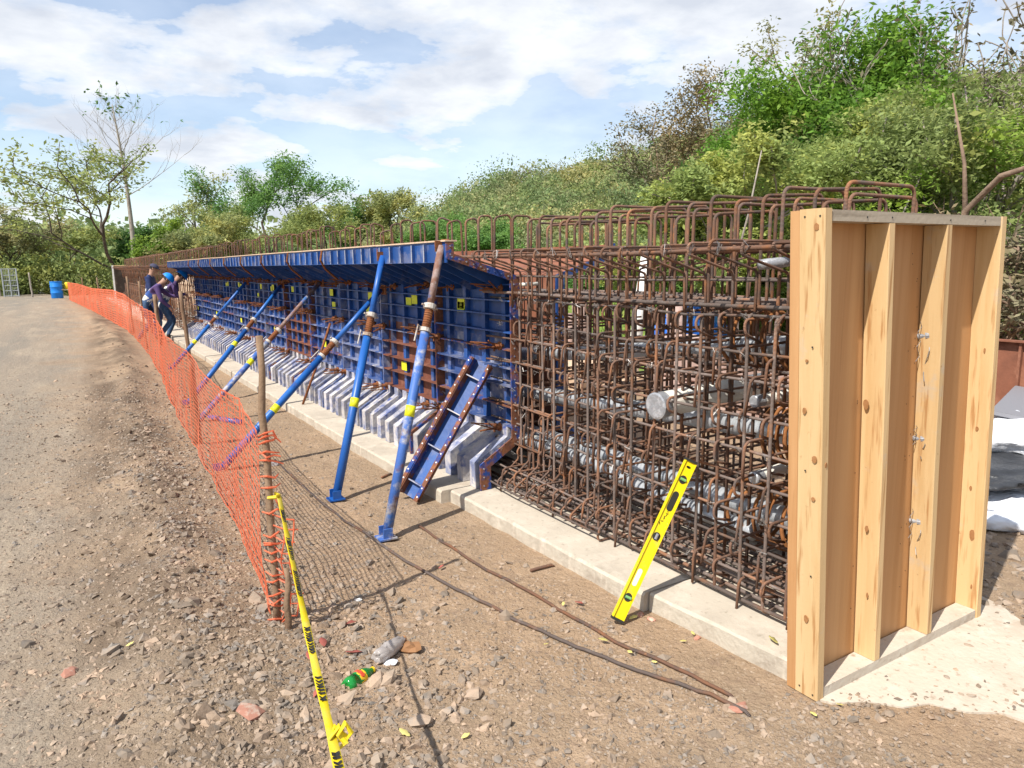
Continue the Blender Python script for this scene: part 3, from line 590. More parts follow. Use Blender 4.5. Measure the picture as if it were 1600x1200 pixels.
duct([(2.74, 1.66, .48), (2.82, 2.4, .43), (2.87, 2.9, .415), (2.87, 3.5, .42), (2.87, 4.6, .40), (2.87, 5.4, .38)], 'shiny corrugated metal duct lowest in the rebar cage')
duct([(2.66, 2.15, .38), (2.70, 2.9, .37), (2.72, 3.5, .40), (2.74, 4.6, .39), (2.75, 5.4, .38)], 'second low metal duct just in front of the lowest one', .042)
def pipe(a, b, r, label, capm='duct_tape', cl=.05):
    a, b = Vector(a), Vector(b); d = (b-a).normalized(); t = thing('plastic_pipe', tuple(a), label, 'pipe', 'pipes in the cage'); L_ = (b-a).length
    m = MB(); m.lathe([(r*.8, 0), (r, .001), (r, L_), (r*.8, L_)], a, 20, d); m.build('tube', 'pvc', t, smooth=False)
    m = MB(); m.lathe([(r*.9, -.004), (r*1.04, .0), (r*1.04, cl), (r*1.0, cl+.002)], a-d*.002, 20, d); m.build('tape_cap', capm, t)
pipe((2.462, 2.62, .935), (3.30, 2.66, .955), .066, 'thick white plastic pipe with grey taped end crossing the cage')
pipe((2.60, 2.13, 1.018), (3.25, 2.13, 1.04), .028, 'thin white pipe with taped end beside the thick pipe')
pipe((2.58, 2.10, .672), (3.25, 2.10, .71), .028, 'thin white pipe with taped end below the others')
m = MB(); m.tube([(2.50, 2.06, 1.628), (2.53, 2.04, 1.632), (2.58, 2.01, 1.637), (2.61, 1.995, 1.64)], [.021, .0225, .0225, .021], 12); tag(m.build('taped_sleeve', 'duct_tape', None, smooth=True), 'short grey taped sleeve hanging under the top bars', 'sleeve')
for z, x, lb in ((1.505, 2.74, 'upper'), (.43, 2.72, 'lower')):
    m = MB(); m.tube([(x-.10, 4.16, z), (x+.02, 4.12, z+.004)], .013, 10); tag(m.build('tie_sleeve', 'pvc', None, smooth=True), '%s white tie sleeve sticking out at the blue form end' % lb, 'sleeve')

# ------------------------------------------------------------------ blue steel side form
form = thing('steel_side_form', (2.45, 4.2, .09), 'long blue steel side formwork with ribs, bent feet and yellow stickers', 'formwork')
SK = [(2.405, .092), (2.405, .255), (2.66, .405), (2.66, 1.555), (2.165, 1.71)]           # skin, outer side of the girder
OU = [(2.325, .092), (2.325, .275), (2.588, .432), (2.588, 1.535), (2.11, 1.685), (2.11, 1.79)]   # outer edge of the flanges
def off(prof, xs): return [(x, z) for x, z in prof]
RZ = [1.505, 1.395, 1.29, 1.175, 1.05, .925, .79, .65, .50]
PL = 1.2; NP = 12
flange_poly = OU+[(2.165, 1.79), (2.165, 1.715), (2.664, 1.56), (2.664, .403), (2.409, .253), (2.409, .092)]
def mk_flange():
    m = MB(); m.prism(flange_poly, lambda p: (p[0], 0, p[1]), lambda p: (p[0], .012, p[1])); return m.mesh('end_flange')
flM = mk_flange()
def shared(fn, name, smooth=False): m = MB(); fn(m); return m.mesh(name, smooth)
skU = shared(lambda m: m.ribbon([(2.664, 1.12), (2.664, 1.557)], .006, .013, PL-.001), 'skin'); skL = shared(lambda m: m.ribbon([(2.664, .405), (2.664, 1.12)], .006, .013, PL-.001), 'skin')
skF = shared(lambda m: m.ribbon([(2.664, 1.557), (2.165, 1.712)], .006, .013, PL-.001), 'flare'); skK = shared(lambda m: m.ribbon([(2.409, .092), (2.409, .253), (2.664, .403)], .006, .013, PL-.001), 'kick')
ribM = shared(lambda m: m.box((2.625, PL/2+.006, 0), (.070, PL-.016, .010)), 'rib')
fas = shared(lambda m: m.box((2.118, PL/2+.006, 1.722), (.008, PL-.004, .126)).box((2.14, PL/2+.006, 1.789), (.06, PL-.004, .008)), 'fascia')
gue = shared(lambda m: m.box((2.0895, 0, 1.722), (.004, .009, .118)), 'bright_edge')
lipw = shared(lambda m: m.box((2.145, PL/2, 1.799), (.085, PL+.004, .010)), 'edge_strip')
gus = shared(lambda m: m.box((2.103, 0, 1.722), (.022, .007, .118)), 'gusset')
def _tri(m): m.prism([(2.16, 1.70), (2.655, 1.545), (2.655, 1.46), (2.60, 1.46), (2.16, 1.66)], lambda p: (p[0], -.004, p[1]), lambda p: (p[0], .004, p[1]))
tri = shared(_tri, 'bracket')
vst = shared(lambda m: m.box((2.643, 0, .98), (.034, .052, 1.08)), 'stiffener')
def _kick(m):
    a = OU[:3]+[(2.588, .50)]; b = [(2.662, .50), (2.662, .407), (2.407, .257), (2.407, .094)]
    m.prism(a+b, lambda p: (p[0], -.045, p[1]), lambda p: (p[0], .045, p[1]))
kk = shared(_kick, 'foot_rib')
stk = shared(lambda m: m.box((0, 0, 0), (.003, .115, .078)).box((-.0018, 0, .012), (.0006, .045, .004)).box((-.0018, 0, -.004), (.0006, .04, .003)), 'sticker')
def _tie(m):
    m.lathe([(.012, -.03), (.013, -.01), (.028, -.008), (.032, .0), (.028, .008), (.015, .010), (.012, .03)], (0, 0, 0), 10, Vector((-1, 0, 0)))
    m.tube([(.02, 0, 0), (-.16, .01, -.012)], .0065, 6); m.box((-.022, 0, .008), (.010, .07, .014)).box((-.03, .025, -.015), (.010, .014, .05))
tieR = [shared(_tie, 'tie_rod')]
for q in range(3):
    def _t2(m, q=q):
        r = random.Random(q+3); _tie(m)
        for s in range(2+q): m.tube([(0, r.uniform(-.05, .05), r.uniform(-.03, .03)), (-.10-r.uniform(0, .1), r.uniform(-.12, .12), r.uniform(-.05, .06))], .005, 5)
    tieR.append(shared(_t2, 'tie_rod'))
for p in range(NP):
    y0 = 4.2+PL*p; P0 = Vector((0, y0, 0)); r = random.Random(p+50)
    pan = obj('form_panel', skU, 'blue_paint', form, P0)
    WL[pan.name] = P0
    brown = p in (1, 4)
    obj('lower_skin', skL, 'blue_splash_lit' if not brown else 'brown_primer', pan, P0) if False else None
    lo = obj('lower_skin', skL.copy(), 'blue_splash_lit', pan, P0)  # concrete splash, carried higher so the colour also paints the sunlit web
    if brown:
        lo.data.materials.clear(); lo.data.materials.append(MT['brown_primer'])
    obj('flare', skF, 'blue_paint', pan, P0); obj('kick_plate', skK, 'blue_splash_lit', pan, P0)
    for k, z in enumerate(RZ):
        me = ribM
        o = obj('rib', me, 'blue_paint', pan, P0+Vector((0, 0, z+r.uniform(-.006, .006))))
        if k > 3:
            if not o.data.materials or k: pass
            o.material_slots[0].link = 'OBJECT'; o.material_slots[0].material = MT['brown_primer' if brown and k > 4 else 'blue_splash_lit' if r.random() < .75 else 'rust_plate']
    obj('fascia', fas, 'blue_paint', pan, P0); obj('edge_strip', lipw, 'pale_timber', pan, P0+Vector((0, 0, r.uniform(-.002, .003))))
    for k in range(6):
        g_ = obj('gusset', gus, 'blue_paint', pan, P0+Vector((0, .1+.2*k, 0))); obj('bright_edge', gue, 'pale_edge', pan, P0+Vector((0, .1+.2*k, 0)))
    for k in range(5): obj('bracket', tri, 'blue_paint', pan, P0+Vector((0, .12+.24*k, 0)))
    for k in range(4): obj('stiffener', vst, 'blue_paint', pan, P0+Vector((0, .16+.29*k, 0)))
    for k in range(6): obj('foot_rib', kk, 'splash_strip', pan, P0+Vector((0, .11+.195*k, 0)))
    for dy in ((0, -.0135) if p else (0,)):
        f1 = obj('end_flange', flM, 'rust_plate', pan, P0+Vector((0, dy, 0))); f1.material_slots[0].link = 'OBJECT'; f1.material_slots[0].material = MT['rust_plate' if p in (0, 1, 4, 5) else 'blue_splash_lit']
    for zz, yy_ in ((1.20+r.choice((0, .12)), .3+r.random()*.5), (1.345, .25+.6*r.random())):
        if p < 9: obj('sticker', stk, 'yellow_sticker', pan, P0+Vector((2.62, yy_, zz)))
    if p % 2: obj('sticker', stk, 'yellow_sticker', pan, P0+Vector((2.62, .75, .72)))
    for zz in (1.465, 1.08, .475):
        for yy_ in ((.18, 1.12) if zz < 1.4 else (.12, .85)):
            obj('tie_rod', tieR[r.randrange(4)], 'rust', pan, P0+Vector((2.585, yy_+r.uniform(-.03, .03), zz+r.uniform(-.02, .02))))
    if p in (2, 3, 4, 6): # rusty hanger clips on the fascia
        m = MB(); m.tube([(2.09, .15, 1.79), (2.075, .16, 1.70), (2.13, .20, 1.62), (2.26, .26, 1.52)], .012, 5); m.build('hanger_clip', 'rust', pan, P0)
    if p in (5, 7, 8, 9): obj('hanger_clip', bpy.data.meshes['hanger_clip'], 'rust', pan, P0)
# rivet row on the near end flange
m = MB()
for a, b in zip(OU[:-1], OU[1:]):
    a, b = Vector(a), Vector(b); n = max(2, int((b-a).length/.055)); d = (b-a).normalized(); nn = Vector((d.y, -d.x))
    for k in range(n):
        q = a+(b-a)*(k+.5)/n; q = q+(Vector((1, 0))*.028 if abs(d.x) < .1 else Vector((.012, .022 if d.y > 0 and d.x > 0 else .02))); m.lathe([(.006, 0), (.006, .003)], (q.x, 4.2, q.y), 6, Vector((0, -1, 0)))
m.build('rivets', 'splash_strip', form)
# inner frame of far form end
m = MB(); m.box((2.10, 18.61, 1.2), (.03, .03, 1.2)); m.build('end_bar', 'rust', form)
# opposite form
opp = thing('opposite_side_form', (3.3, 4.4, .09), 'rust brown inner face of the opposite steel form behind the cage', 'formwork')
mx = lambda pr: [(5.74-x, z) for x, z in pr]
m = MB(); m.ribbon(mx([(2.664, .403), (2.664, 1.557)]), .008, 4.36, 18.6); m.build('web_skin', 'rust_form', opp)
m = MB(); m.ribbon(mx([(2.664, 1.557), (2.165, 1.712), (2.165, 1.78)]), .008, 4.36, 18.6); m.build('flare', 'rust_form', opp)
m = MB(); m.ribbon(mx([(2.409, .092), (2.409, .253), (2.664, .403)]), .008, 4.36, 18.6); m.build('kick_plate', 'rust_form', opp)
m = MB(); m.prism(mx(flange_poly)[::-1], lambda p: (p[0], 4.345, p[1]), lambda p: (p[0], 4.358, p[1])); m.build('end_flange', 'blue_paint', opp)
# far end of the casting line
fb = thing('far_bulkhead', (2.87, 42.8, .09), 'small distant end bulkhead with pale post at the far end of the cage', 'bulkhead')
m = MB(); m.box((2.87, 42.85, .95), (1.2, .02, 1.7)); m.build('panel', 'bark_dark', fb)
for x in (2.25, 3.49): m = MB(); m.box((x, 42.75, .95), (.07, .10, 1.75)); m.build('side_post', 'paint_white', fb)
m = MB(); m.box((2.87, 42.75, 1.80), (1.16, .10, .05)); m.build('top_plate', 'pine', fb)
# loose channel leaning on the form
A = Vector((1.955, 4.56, .015)); B = Vector((2.545, 4.50, .93)); d = (B-A).normalized(); Ln = (B-A).length; sidev = d.cross(Vector((-.8, -.6, .5))).normalized(); nv = sidev.cross(d).normalized()
if nv.x > 0: nv = -nv
mtx = Matrix((sidev, d, nv)).transposed()
ch = thing('loose_channel', tuple(A), 'blue and rust steel channel leaning against the foot of the formwork', 'steel channel')
def chb(c, dd, name, mm): m = MB(); m.box((0, 0, 0), dd, mtx); me = m.mesh(name); return obj(name, me, mm, ch, A+mtx @ Vector(c))
chb((0, Ln/2, 0), (.13, Ln, .008), 'web', 'blue_paint')
for s in (-1, 1):
    fl = chb((s*.070, Ln/2, .035), (.009, Ln, .08), 'flange', 'rust_plate'); chb((s*.086, Ln/2, .078), (.028, Ln, .007), 'flange_lip', 'rust_plate')
for t in (.10, .36, .62, .88): chb((0, Ln*t, .03), (.128, .008, .055), 'cross_rib', 'splash_strip')
m = MB()
for s in (-1, 1):
    for k in range(16): q = A+mtx @ Vector((s*.086, Ln*(k+.5)/16, .081)); m.lathe([(.006, 0), (.006, .003)], q, 6, nv)
m.build('rivets', 'paint_white', ch)

# ------------------------------------------------------------------ push-pull props
def prop(a, b, t_col, label, worn=False, band=.33, r=.031):
    A = Vector(a); B = Vector(b); d = (B-A).normalized(); Ln = (B-A).length; t = thing('steel_prop', tuple(A), label, 'prop', 'props bracing the form')
    lo = 'prop_worn' if worn else 'prop_blue'
    P = lambda u: A+d*u*Ln
    m = MB(); m.tube([P(.02), P(t_col*.5), P(t_col)], r, 14); m.build('lower_tube', lo, t, smooth=True)
    m = MB(); m.tube([P(t_col-.01), P(t_col+.085)], r*.86, 12); m.build('threaded_sleeve', 'rust', t, smooth=True)
    m = MB()
    for k in range(8): u = t_col+.01+.008*k; m.lathe([(r*.86, -.003), (r*.98, 0), (r*.86, .003)], P(u), 12, d)
    m.build('thread', 'rust', t)
    m = MB(); m.tube([P(t_col+.08), P(1.)], r*.76, 12); m.build('upper_tube', 'prop_rusty' if worn else 'prop_blue', t, smooth=True)
    m = MB(); m.lathe([(r*1.0, -.02), (r*1.35, -.015), (r*1.35, .015), (r, .02)], P(t_col+.082), 14, d); s = d.cross(Vector((0, 1, .3))).normalized()
    m.tube([P(t_col+.082)-s*.06, P(t_col+.082)+s*.06], .007, 6); m.build('collar_nut', 'collar_metal', t)
    m = MB(); m.lathe([(r, -.014), (r*1.25, -.012), (r*1.25, .012), (r, .014)], P(t_col), 14, d); m.tube([P(t_col)+s*.03, P(t_col)+s*.06+d*.02, P(t_col)+s*.065-d*.09], .005, 5); m.build('collar_ring', 'collar_metal', t)
    m = MB(); m.box((A.x, A.y, A.z+.006), (.11, .10, .010)).box((A.x, A.y-.036, A.z+.04), (.06, .008, .06)).box((A.x, A.y+.036, A.z+.04), (.06, .008, .06)); m.build('base_plate', lo, t)
    m = MB(); m.tube([P(band), P(band)+d*.07], r*1.03, 14); m.build('tape_band', 'yellow_sticker', t, smooth=True)
    m = MB(); m.box(B, (.09, .012, .07)).box(B+Vector((.03, 0, 0)), (.012, .10, .09)); m.build('head_bracket', 'rust', t)
prop((1.516, 3.94, .012), (2.11, 4.27, 1.765), .70, 'worn blue and rust prop nearest the rebar cage, scraped upper tube', True, .40)
prop((1.495, 4.83, .012), (2.11, 5.29, 1.715), .66, 'clean blue prop second from the rebar cage', False, .36)
prop((.90, 5.95, .03), (2.52, 6.40, 1.42), .60, 'low slanting blue prop behind the tall wooden stake', False, .30)
prop((1.03, 8.02, .02), (2.56, 8.42, 1.45), .56, 'slanting blue prop third from the workers with grey upper tube', True, .40)
prop((1.10, 9.22, .02), (2.56, 10.2, 1.39), .60, 'slanting blue prop second from the workers', False, .46)
prop((1.34, 12.7, .02), (2.56, 12.45, 1.40), .52, 'slanting blue prop beside the workers', False, .30)
A = onz(327, 652, .04); B = onz(377, 660, .04); m = MB(); m.tube([A, B], .03, 10); tag(m.build('steel_tube', 'prop_blue', None, smooth=True), 'short blue tube lying on the ground behind the net', 'tube')
# thin rusty rod leaning between props
m = MB(); a = Vector(onz(473, 632, .09)); b = Vector(onx(516, 505, 2.56)); m.tube([a, a.lerp(b, .5)+Vector((.01, 0, 0)), b], .014, 6); tag(m.build('leaning_rod', 'rust', None, smooth=True), 'thin rusty rod leaning on the middle of the blue form', 'rod')

# ------------------------------------------------------------------ spirit level
A = Vector((2.02, 2.375, .028)); B = Vector((2.43, 2.345, .715)); d = (B-A).normalized(); tocam = (Vector(CAM)-A.lerp(B, .5)); nv = (tocam-d*tocam.dot(d)).normalized(); nv = (nv+Vector((.25, -.25, 0))).normalized(); nv = (nv-d*nv.dot(d)).normalized(); sv = d.cross(nv).normalized(); Ln = (B-A).length
mtx = Matrix((sv, d, nv)).transposed(); lv = thing('spirit_level', tuple(A), 'yellow spirit level leaning against the rebar cage', 'level')
def lvb(c, dd, name, mm, par=lv): m = MB(); m.box((0, 0, 0), dd, mtx); return obj(name, m.mesh(name), mm, par, A+mtx @ Vector(c))
lvb((0, Ln/2, 0), (.054, Ln, .012), 'web', 'level_yellow')
for s in (-1, 1): lvb((s*.0265, Ln/2, 0), (.005, Ln, .026), 'flange', 'level_yellow')
for t in (0, 1): lvb((0, Ln*t+(.004 if t else -.004), 0), (.060, .012, .028), 'end_cap', 'level_dark')
def slot(t, ln, w, name, mm, dz=.0065):
    m = MB(); poly = [(w/2*math.cos(math.pi*k/8), ln/2-w/2+w/2*math.sin(math.pi*k/8)) for k in range(9)]+[(w/2*math.cos(math.pi+math.pi*k/8), -ln/2+w/2+w/2*math.sin(math.pi+math.pi*k/8)) for k in range(9)]
    c = A+d*Ln*t; m.prism(poly, lambda p: c+mtx @ Vector((p[0], p[1], .004)), lambda p: c+mtx @ Vector((p[0], p[1], dz+.0008))); return m.build(name, mm, lv)
for t, mm in ((.135, 'vial'), (.52, 'grey_board'), (.885, 'vial')):
    v = slot(t, .040, .036, 'vial_housing', 'level_dark', .008)
    m = MB(); c = A+d*Ln*t+nv*.012; ax = sv if t != .52 else d; m.tube([c-ax*.014, c+ax*.014], .007, 8); m.build('vial', mm, v)
slot(.745, .10, .030, 'hand_hole', 'level_dark'); slot(.26, .085, .022, 'worn_label', 'paint_white')
m = MB(); r = random.Random(3)
for k in range(7):
    q = A+d*Ln*(.60+.018*k)+sv*(-.012+.003*k)+nv*.0062; strokes(m, q, sv*.008, d*.008, [[(r.uniform(-1, 1), r.uniform(-1, 1)) for _ in range(4)]], .0022, nv)
m.build('pen_marks', 'mark_black', lv)
slot(.965, .012, .02, 'print_mark', 'mark_black')

# ------------------------------------------------------------------ orange safety net and stakes
KY = np.array([3.15, 3.8, 5.07, 5.76, 6.47, 7.63, 10.07, 12.0, 14.8, 19.5, 23.8, 31, 38, 44.5]); KT = np.array([.94, .985, .88, .90, .95, .905, .905, .98, .92, .966, 1.03, .93, 1.0, .965])
def net(y0, y1, dy, dz, w, name):
    ys = np.arange(y0, y1+1e-6, dy); nr = int(round(.88/dz)); V = []; 
    sY = np.repeat(ys[:, None], nr+1, 1); u = np.repeat(np.linspace(0, 1, nr+1)[None], len(ys), 0)
    top = np.interp(sY, KY, KT)+.02*fbm(sY*1.7, u*0+1, 3, 61); bot = .055+gz(fence_x(sY), sY)*.6+.05*np.abs(fbm(sY*.9, u*0, 3, 62))
    bulge = .10*np.sin(np.pi*u)*fbm(sY*.55, u*.8, 3, 63)+.05*fbm(sY*2.3, u*2.1, 3, 64)+.02*fbm(sY*9, u*6, 2, 65)
    shear = (u-.5)*.25*fbm(sY*.6, u*0+5, 2, 66)+.03*fbm(sY*3.1, u*3, 2, 67)
    Pz = bot+(top-bot)*u+.02*fbm(sY*4, u*3, 2, 68)*(u*(1-u))*4; Py = sY+shear; Px = fence_x(sY)+bulge
    P = np.stack([Px, Py, Pz], -1)
    a = P[:-1]; b = P[1:]; E1 = np.stack([a.reshape(-1, 3), b.reshape(-1, 3)], 1)
    rowv = np.tile(np.arange(nr+1), len(ys)-1)
    a = P[:, :-1]; b = P[:, 1:]; E2 = np.stack([a.reshape(-1, 3), b.reshape(-1, 3)], 1)
    vs = []; fs = []; n0 = 0
    for E, ww in ((E1, w*1.15), (E2, w*.8)):
        D = E[:, 1]-E[:, 0]; D /= np.linalg.norm(D, axis=1, keepdims=True)+1e-9; nn = np.array((1., .25, .0)); S = np.cross(D, nn); S /= np.linalg.norm(S, axis=1, keepdims=True)+1e-9; T = np.cross(D, S)
        wv = np.full((len(E), 1), ww)
        if len(rowv) == len(E): wv[(rowv == 0) | (rowv == nr)] *= 1.8
        off = [S*wv*.5+T*wv*.12, S*wv*.5-T*wv*.12, -S*wv*.5-T*wv*.12, -S*wv*.5+T*wv*.12]
        q = np.stack([E[:, 0]+o_ for o_ in off]+[E[:, 1]+o_ for o_ in off], 1); m_ = len(E); vs.append(q.reshape(-1, 3))
        i0 = n0+8*np.arange(m_)[:, None]; fs += [np.concatenate([i0+0, i0+1, i0+5, i0+4], 1), np.concatenate([i0+1, i0+2, i0+6, i0+5], 1), np.concatenate([i0+2, i0+3, i0+7, i0+6], 1), np.concatenate([i0+3, i0+0, i0+4, i0+7], 1)]
        n0 += 8*m_
    return npmesh(name, np.concatenate(vs), np.concatenate(fs))
nt_ = thing('safety_net', (.667, 3.15, .05), 'orange plastic safety net strung along the road edge', 'net')
obj('near_mesh', net(3.17, 9.0, .058, .036, .0050, 'net_mesh'), 'net_orange', nt_, (0, 0, 0))
obj('middle_mesh', net(9.0, 20.0, .085, .05, .0085, 'net_mesh'), 'net_orange', nt_, (0, 0, 0))
obj('far_mesh', net(20.0, 44.5, .12, .07, .021, 'net_mesh'), 'net_orange', nt_, (0, 0, 0))
# loose end strands wrapped round the near stake
m = MB(); r = random.Random(9)
for k in range(20):
    z = .08+.86*r.random(); c = Vector((.667+.02*z, 3.15, z)); m.tube([c+Vector((-.030, .02, r.uniform(-.02, .02))), c+Vector((-.01, -.024, r.uniform(-.01, .01))), c+Vector((.024, -.016, r.uniform(-.012, .01))), c+Vector((.035+r.uniform(0, .035), -.0+r.uniform(-.02, .02), r.uniform(-.03, .01)))], [.004, .005, .005, .003], 4)
fold = [Vector(((.715+.016*math.sin(k*.9)), 3.10+.01*math.sin(k*1.7), .10+.05*k)) for k in range(10)]
m.tube([Vector((.69, 3.13, .06))]+fold+[Vector((.70, 3.13, .64))], .004, 4); m.tube([p+Vector((.035, -.008, -.006)) for p in fold], .0035, 4)
for k in range(10): c = fold[k]; m.tube([Vector((.685, 3.14, c.z+.02)), c, c+Vector((.035+.01*(k % 3), -.008, -.008))], .004, 4)
tag(m.build('frayed_end', 'net_orange', nt_), kind='stuff')
def stake(a, b, r0, r1, label, mm='stake_wood'):
    A = Vector(a); B = Vector(b); rr = random.Random(int(A.y*100)); n = 9; pts = [A.lerp(B, k/(n-1))+Vector((rr.gauss(0, .004), rr.gauss(0, .004), 0)) for k in range(n)]
    m = MB(); m.tube(pts, [r0+(r1-r0)*k/(n-1)+rr.gauss(0, .0012) for k in range(n)], 9); return tag(m.build('wooden_stake', mm, None, smooth=True), label, 'stake', 'stakes along the safety net')
stake((.675, 3.15, .02), (.685, 3.155, 1.36), .018, .015, 'tall wooden stake holding the near end of the orange net')
stake((.70, 3.06, .02), (.715, 3.08, .33), .015, .012, 'stub of wood at the foot of the tall near stake')
stake((.905, 6.95, .05), (.90, 6.99, .84), .040, .036, 'thick pale stake inside the orange net')
stake((1.76, 13.6, .0), (1.70, 13.6, 1.25), .036, .032, 'crooked wooden stake in front of the workers')
stake((1.66, 17.0, .0), (1.62, 17.0, 1.10), .045, .042, 'short thick stake at the left of the workers')
stake((1.30, 16.0, .05), (1.27, 16.0, 1.40), .022, .02, 'thin stake in the net just left of the workers')
stake((1.38, 20.2, .05), (1.35, 20.2, 1.46), .024, .022, 'thin stake in the net second left of the workers')
stake((1.05, 29.5, .05), (1.03, 29.5, 1.35), .025, .022, 'thin distant stake in the net right of the blue barrel')
stake((.72, 36., .05), (.70, 36., 1.3), .025, .022, 'thin distant stake in the net nearest the blue barrel')
# caution tape
tp = thing('caution_tape', (.70, 3.13, .66), 'yellow caution tape with black print stretched from the near stake', 'tape')
TA, TB = Vector((.715, 3.13, .655)), Vector((.30, .78, .56)); n = 44; pts = []
for k in range(n+1):
    t = k/n; p = TA.lerp(TB, t); p.z -= .05*math.sin(math.pi*t); tw_ = .35+.25*math.sin(t*7.5)+.12*math.sin(t*23); pts.append((p, tw_))
m = MB(); vs = []
for k, (p, a) in enumerate(pts):
    d = (pts[min(k+1, n)][0]-pts[max(k-1, 0)][0]).normalized(); sdv = d.cross(Vector((0, 0, 1))).normalized(); upv = sdv.cross(d); w = .0100+.002*math.sin(k*.55)**2; q = (sdv*math.cos(a)+upv*math.sin(a)); nq = q.cross(d)
    vs += [p-q*w+nq*.002, p+nq*-.002, p+q*w+nq*.002]
m.add(vs, [(k*3+j, k*3+j+1, (k+1)*3+j+1, (k+1)*3+j) for k in range(n) for j in range(2)]); tob = m.build('ribbon', 'tape_yellow', tp, smooth=True)
sol = tob.modifiers.new('t', 'SOLIDIFY'); sol.thickness = .0008
m = MB(); r = random.Random(5)
for k0, cnt in ((3, 4), (8, 6), (13, 6), (17, 0), (20, 5), (25, 4), (31, 5)):
    for i in range(cnt*2):
        k = k0+i*.28; ka = int(k); f = k-ka
        if ka+1 > n: continue
        a0, a1, a2 = [vs[ka*3+j].lerp(vs[(ka+1)*3+j], f) for j in range(3)]; dd = (vs[(ka+1)*3+1]-vs[ka*3+1]); nn = (a2-a0).cross(dd).normalized(); 
        if nn.dot(Vector(CAM)-a1) < 0: nn = -nn
        e = dd*(.085 if r.random() < .7 else .13); s0 = a0.lerp(a1, .25); s1 = a2.lerp(a1, .2); md = a1+dd*r.uniform(-.09, .09)
        up = nn*.003
        m.add([s0-e+up, md-e+up, s1-e+up, s1+e+up, md+e+up, s0+e+up], [(0, 1, 4, 5), (1, 2, 3, 4)])
tag(m.build('black_print', 'mark_black', tp), kind='stuff')
m = MB(); kp = pts[30][0]; r = random.Random(8)
for k in range(5):
    a = Vector((r.uniform(-.01, .01), r.uniform(-.01, .01), r.uniform(-.01, .02))); pth = [kp+a, kp+a+Vector((.02+r.uniform(-.01, .02), .01, .02)), kp+a+Vector((.035, r.uniform(-.02, .03), -.005)), kp+a+Vector((.02, r.uniform(-.02, .02), -.02))]; m.tube(pth, [.003, .0075, .007, .002], 5)
m.build('knot', 'tape_yellow', tp); kq = pts[0][0]; m = MB(); m.tube([kq+Vector((-.05, -.01, 0)), kq+Vector((-.02, -.03, .004)), kq, kq+Vector((-.015, .01, .012))], [.007, .009, .010, .006], 6); m.build('tie_knot', 'tape_yellow', tp)
stake((.30, .78, .05), (.30, .77, .66), .022, .02, 'wooden stake carrying the near end of the caution tape')

# ------------------------------------------------------------------ bars and litter on the yard
def ground_bar(pix, r, label, mm='rebar'):
    P = [Vector(onz(a, b, 0)) for a, b in pix]; Q_ = []
    for i in range(len(P)-1):
        for k in range(8): q = P[i].lerp(P[i+1], k/8); Q_.append(Vector((q.x, q.y, float(gz(q.x, q.y))+r*.9+.004)))
    q = P[-1]; Q_.append(Vector((q.x, q.y, float(gz(q.x, q.y))-.004))); m = MB(); m.tube(Q_, r, 6); return tag(m.build('loose_rebar', mm, None, smooth=True), label, 'rebar', 'loose bars on the ground')
ground_bar([(655, 825), (760, 890), (860, 945), (960, 1002), (1080, 1057), (1150, 1092)], .008, 'long loose rebar on the yard nearer to the concrete bed')
ground_bar([(430, 722), (505, 790), (600, 858), (700, 915), (800, 966), (900, 1010), (1030, 1062), (1110, 1085), (1172, 1118)], .008, 'long loose rebar on the yard farther from the concrete bed', 'rebar_grey')
ground_bar([(829, 893), (866, 884)], .009, 'short rebar scrap beside the concrete bed')
ground_bar([(596, 747), (612, 741)], .009, 'short rebar scrap between the two upright props')
def bottle(p0, p1, r, mm, label, cap, lab=None, crush=0.):
    A, B = Vector(p0), Vector(p1); d = (B-A).normalized(); Ln = (B-A).length; t = thing('plastic_bottle', tuple(A), label, 'bottle')
    pr = [(r*.35, .012), (r*.75, 0), (r*.98, .02), (r, .05), (r*.93, Ln*.30), (r, Ln*.36), (r, Ln*.60), (r*.88, Ln*.68), (r*.62, Ln*.80), (r*.38, Ln*.90), (r*.36, Ln*.97)]
    m = MB(); m.lathe(pr, A, 20, d)
    if crush:
        rr = random.Random(4); m.v = [tuple(Vector(v)+Vector((rr.gauss(0, crush), rr.gauss(0, crush), rr.gauss(0, crush)))) for v in m.v]
    m.build('body', mm, t, smooth=True); m = MB(); m.lathe([(r*.42, Ln*.95), (r*.42, Ln), (r*.36, Ln+.002)], A, 14, d); m.build('cap', cap, t)
    if lab:
        m = MB(); m.lathe([(r*1.01, Ln*.37), (r*1.012, Ln*.38), (r*1.012, Ln*.58), (r*1.01, Ln*.59)], A, 20, d); lo = m.build('label_band', 'label_yellow', t, smooth=True)
        for k in range(3):
            a = Vector((0, 0, 1)); s = d.cross(a).normalized(); c = A+d*Ln*.48+(a*math.cos(.5*k-.7)-s*math.sin(.5*k-.7))*r*1.0; m = MB(); m.lathe([(.011, 0), (.009, .003)], c, 8, (c-(A+d*Ln*.48)).normalized()); m.build('print', 'label_red', lo)
a = onz(540, 1078, .03); b = onz(583, 1046, .03); bottle((a[0], a[1], .04), (b[0], b[1], .03), .031, 'bottle_green', 'green plastic bottle with yellow cap and label band', 'yellow_plastic', True, .0007)
a = onz(588, 1032, .03); b = onz(632, 997, .03); bottle((a[0], a[1], .038), (b[0], b[1], .03), .030, 'bottle_clear', 'crushed clear plastic bottle lying above the green one', 'leaf_brown', False, .003)
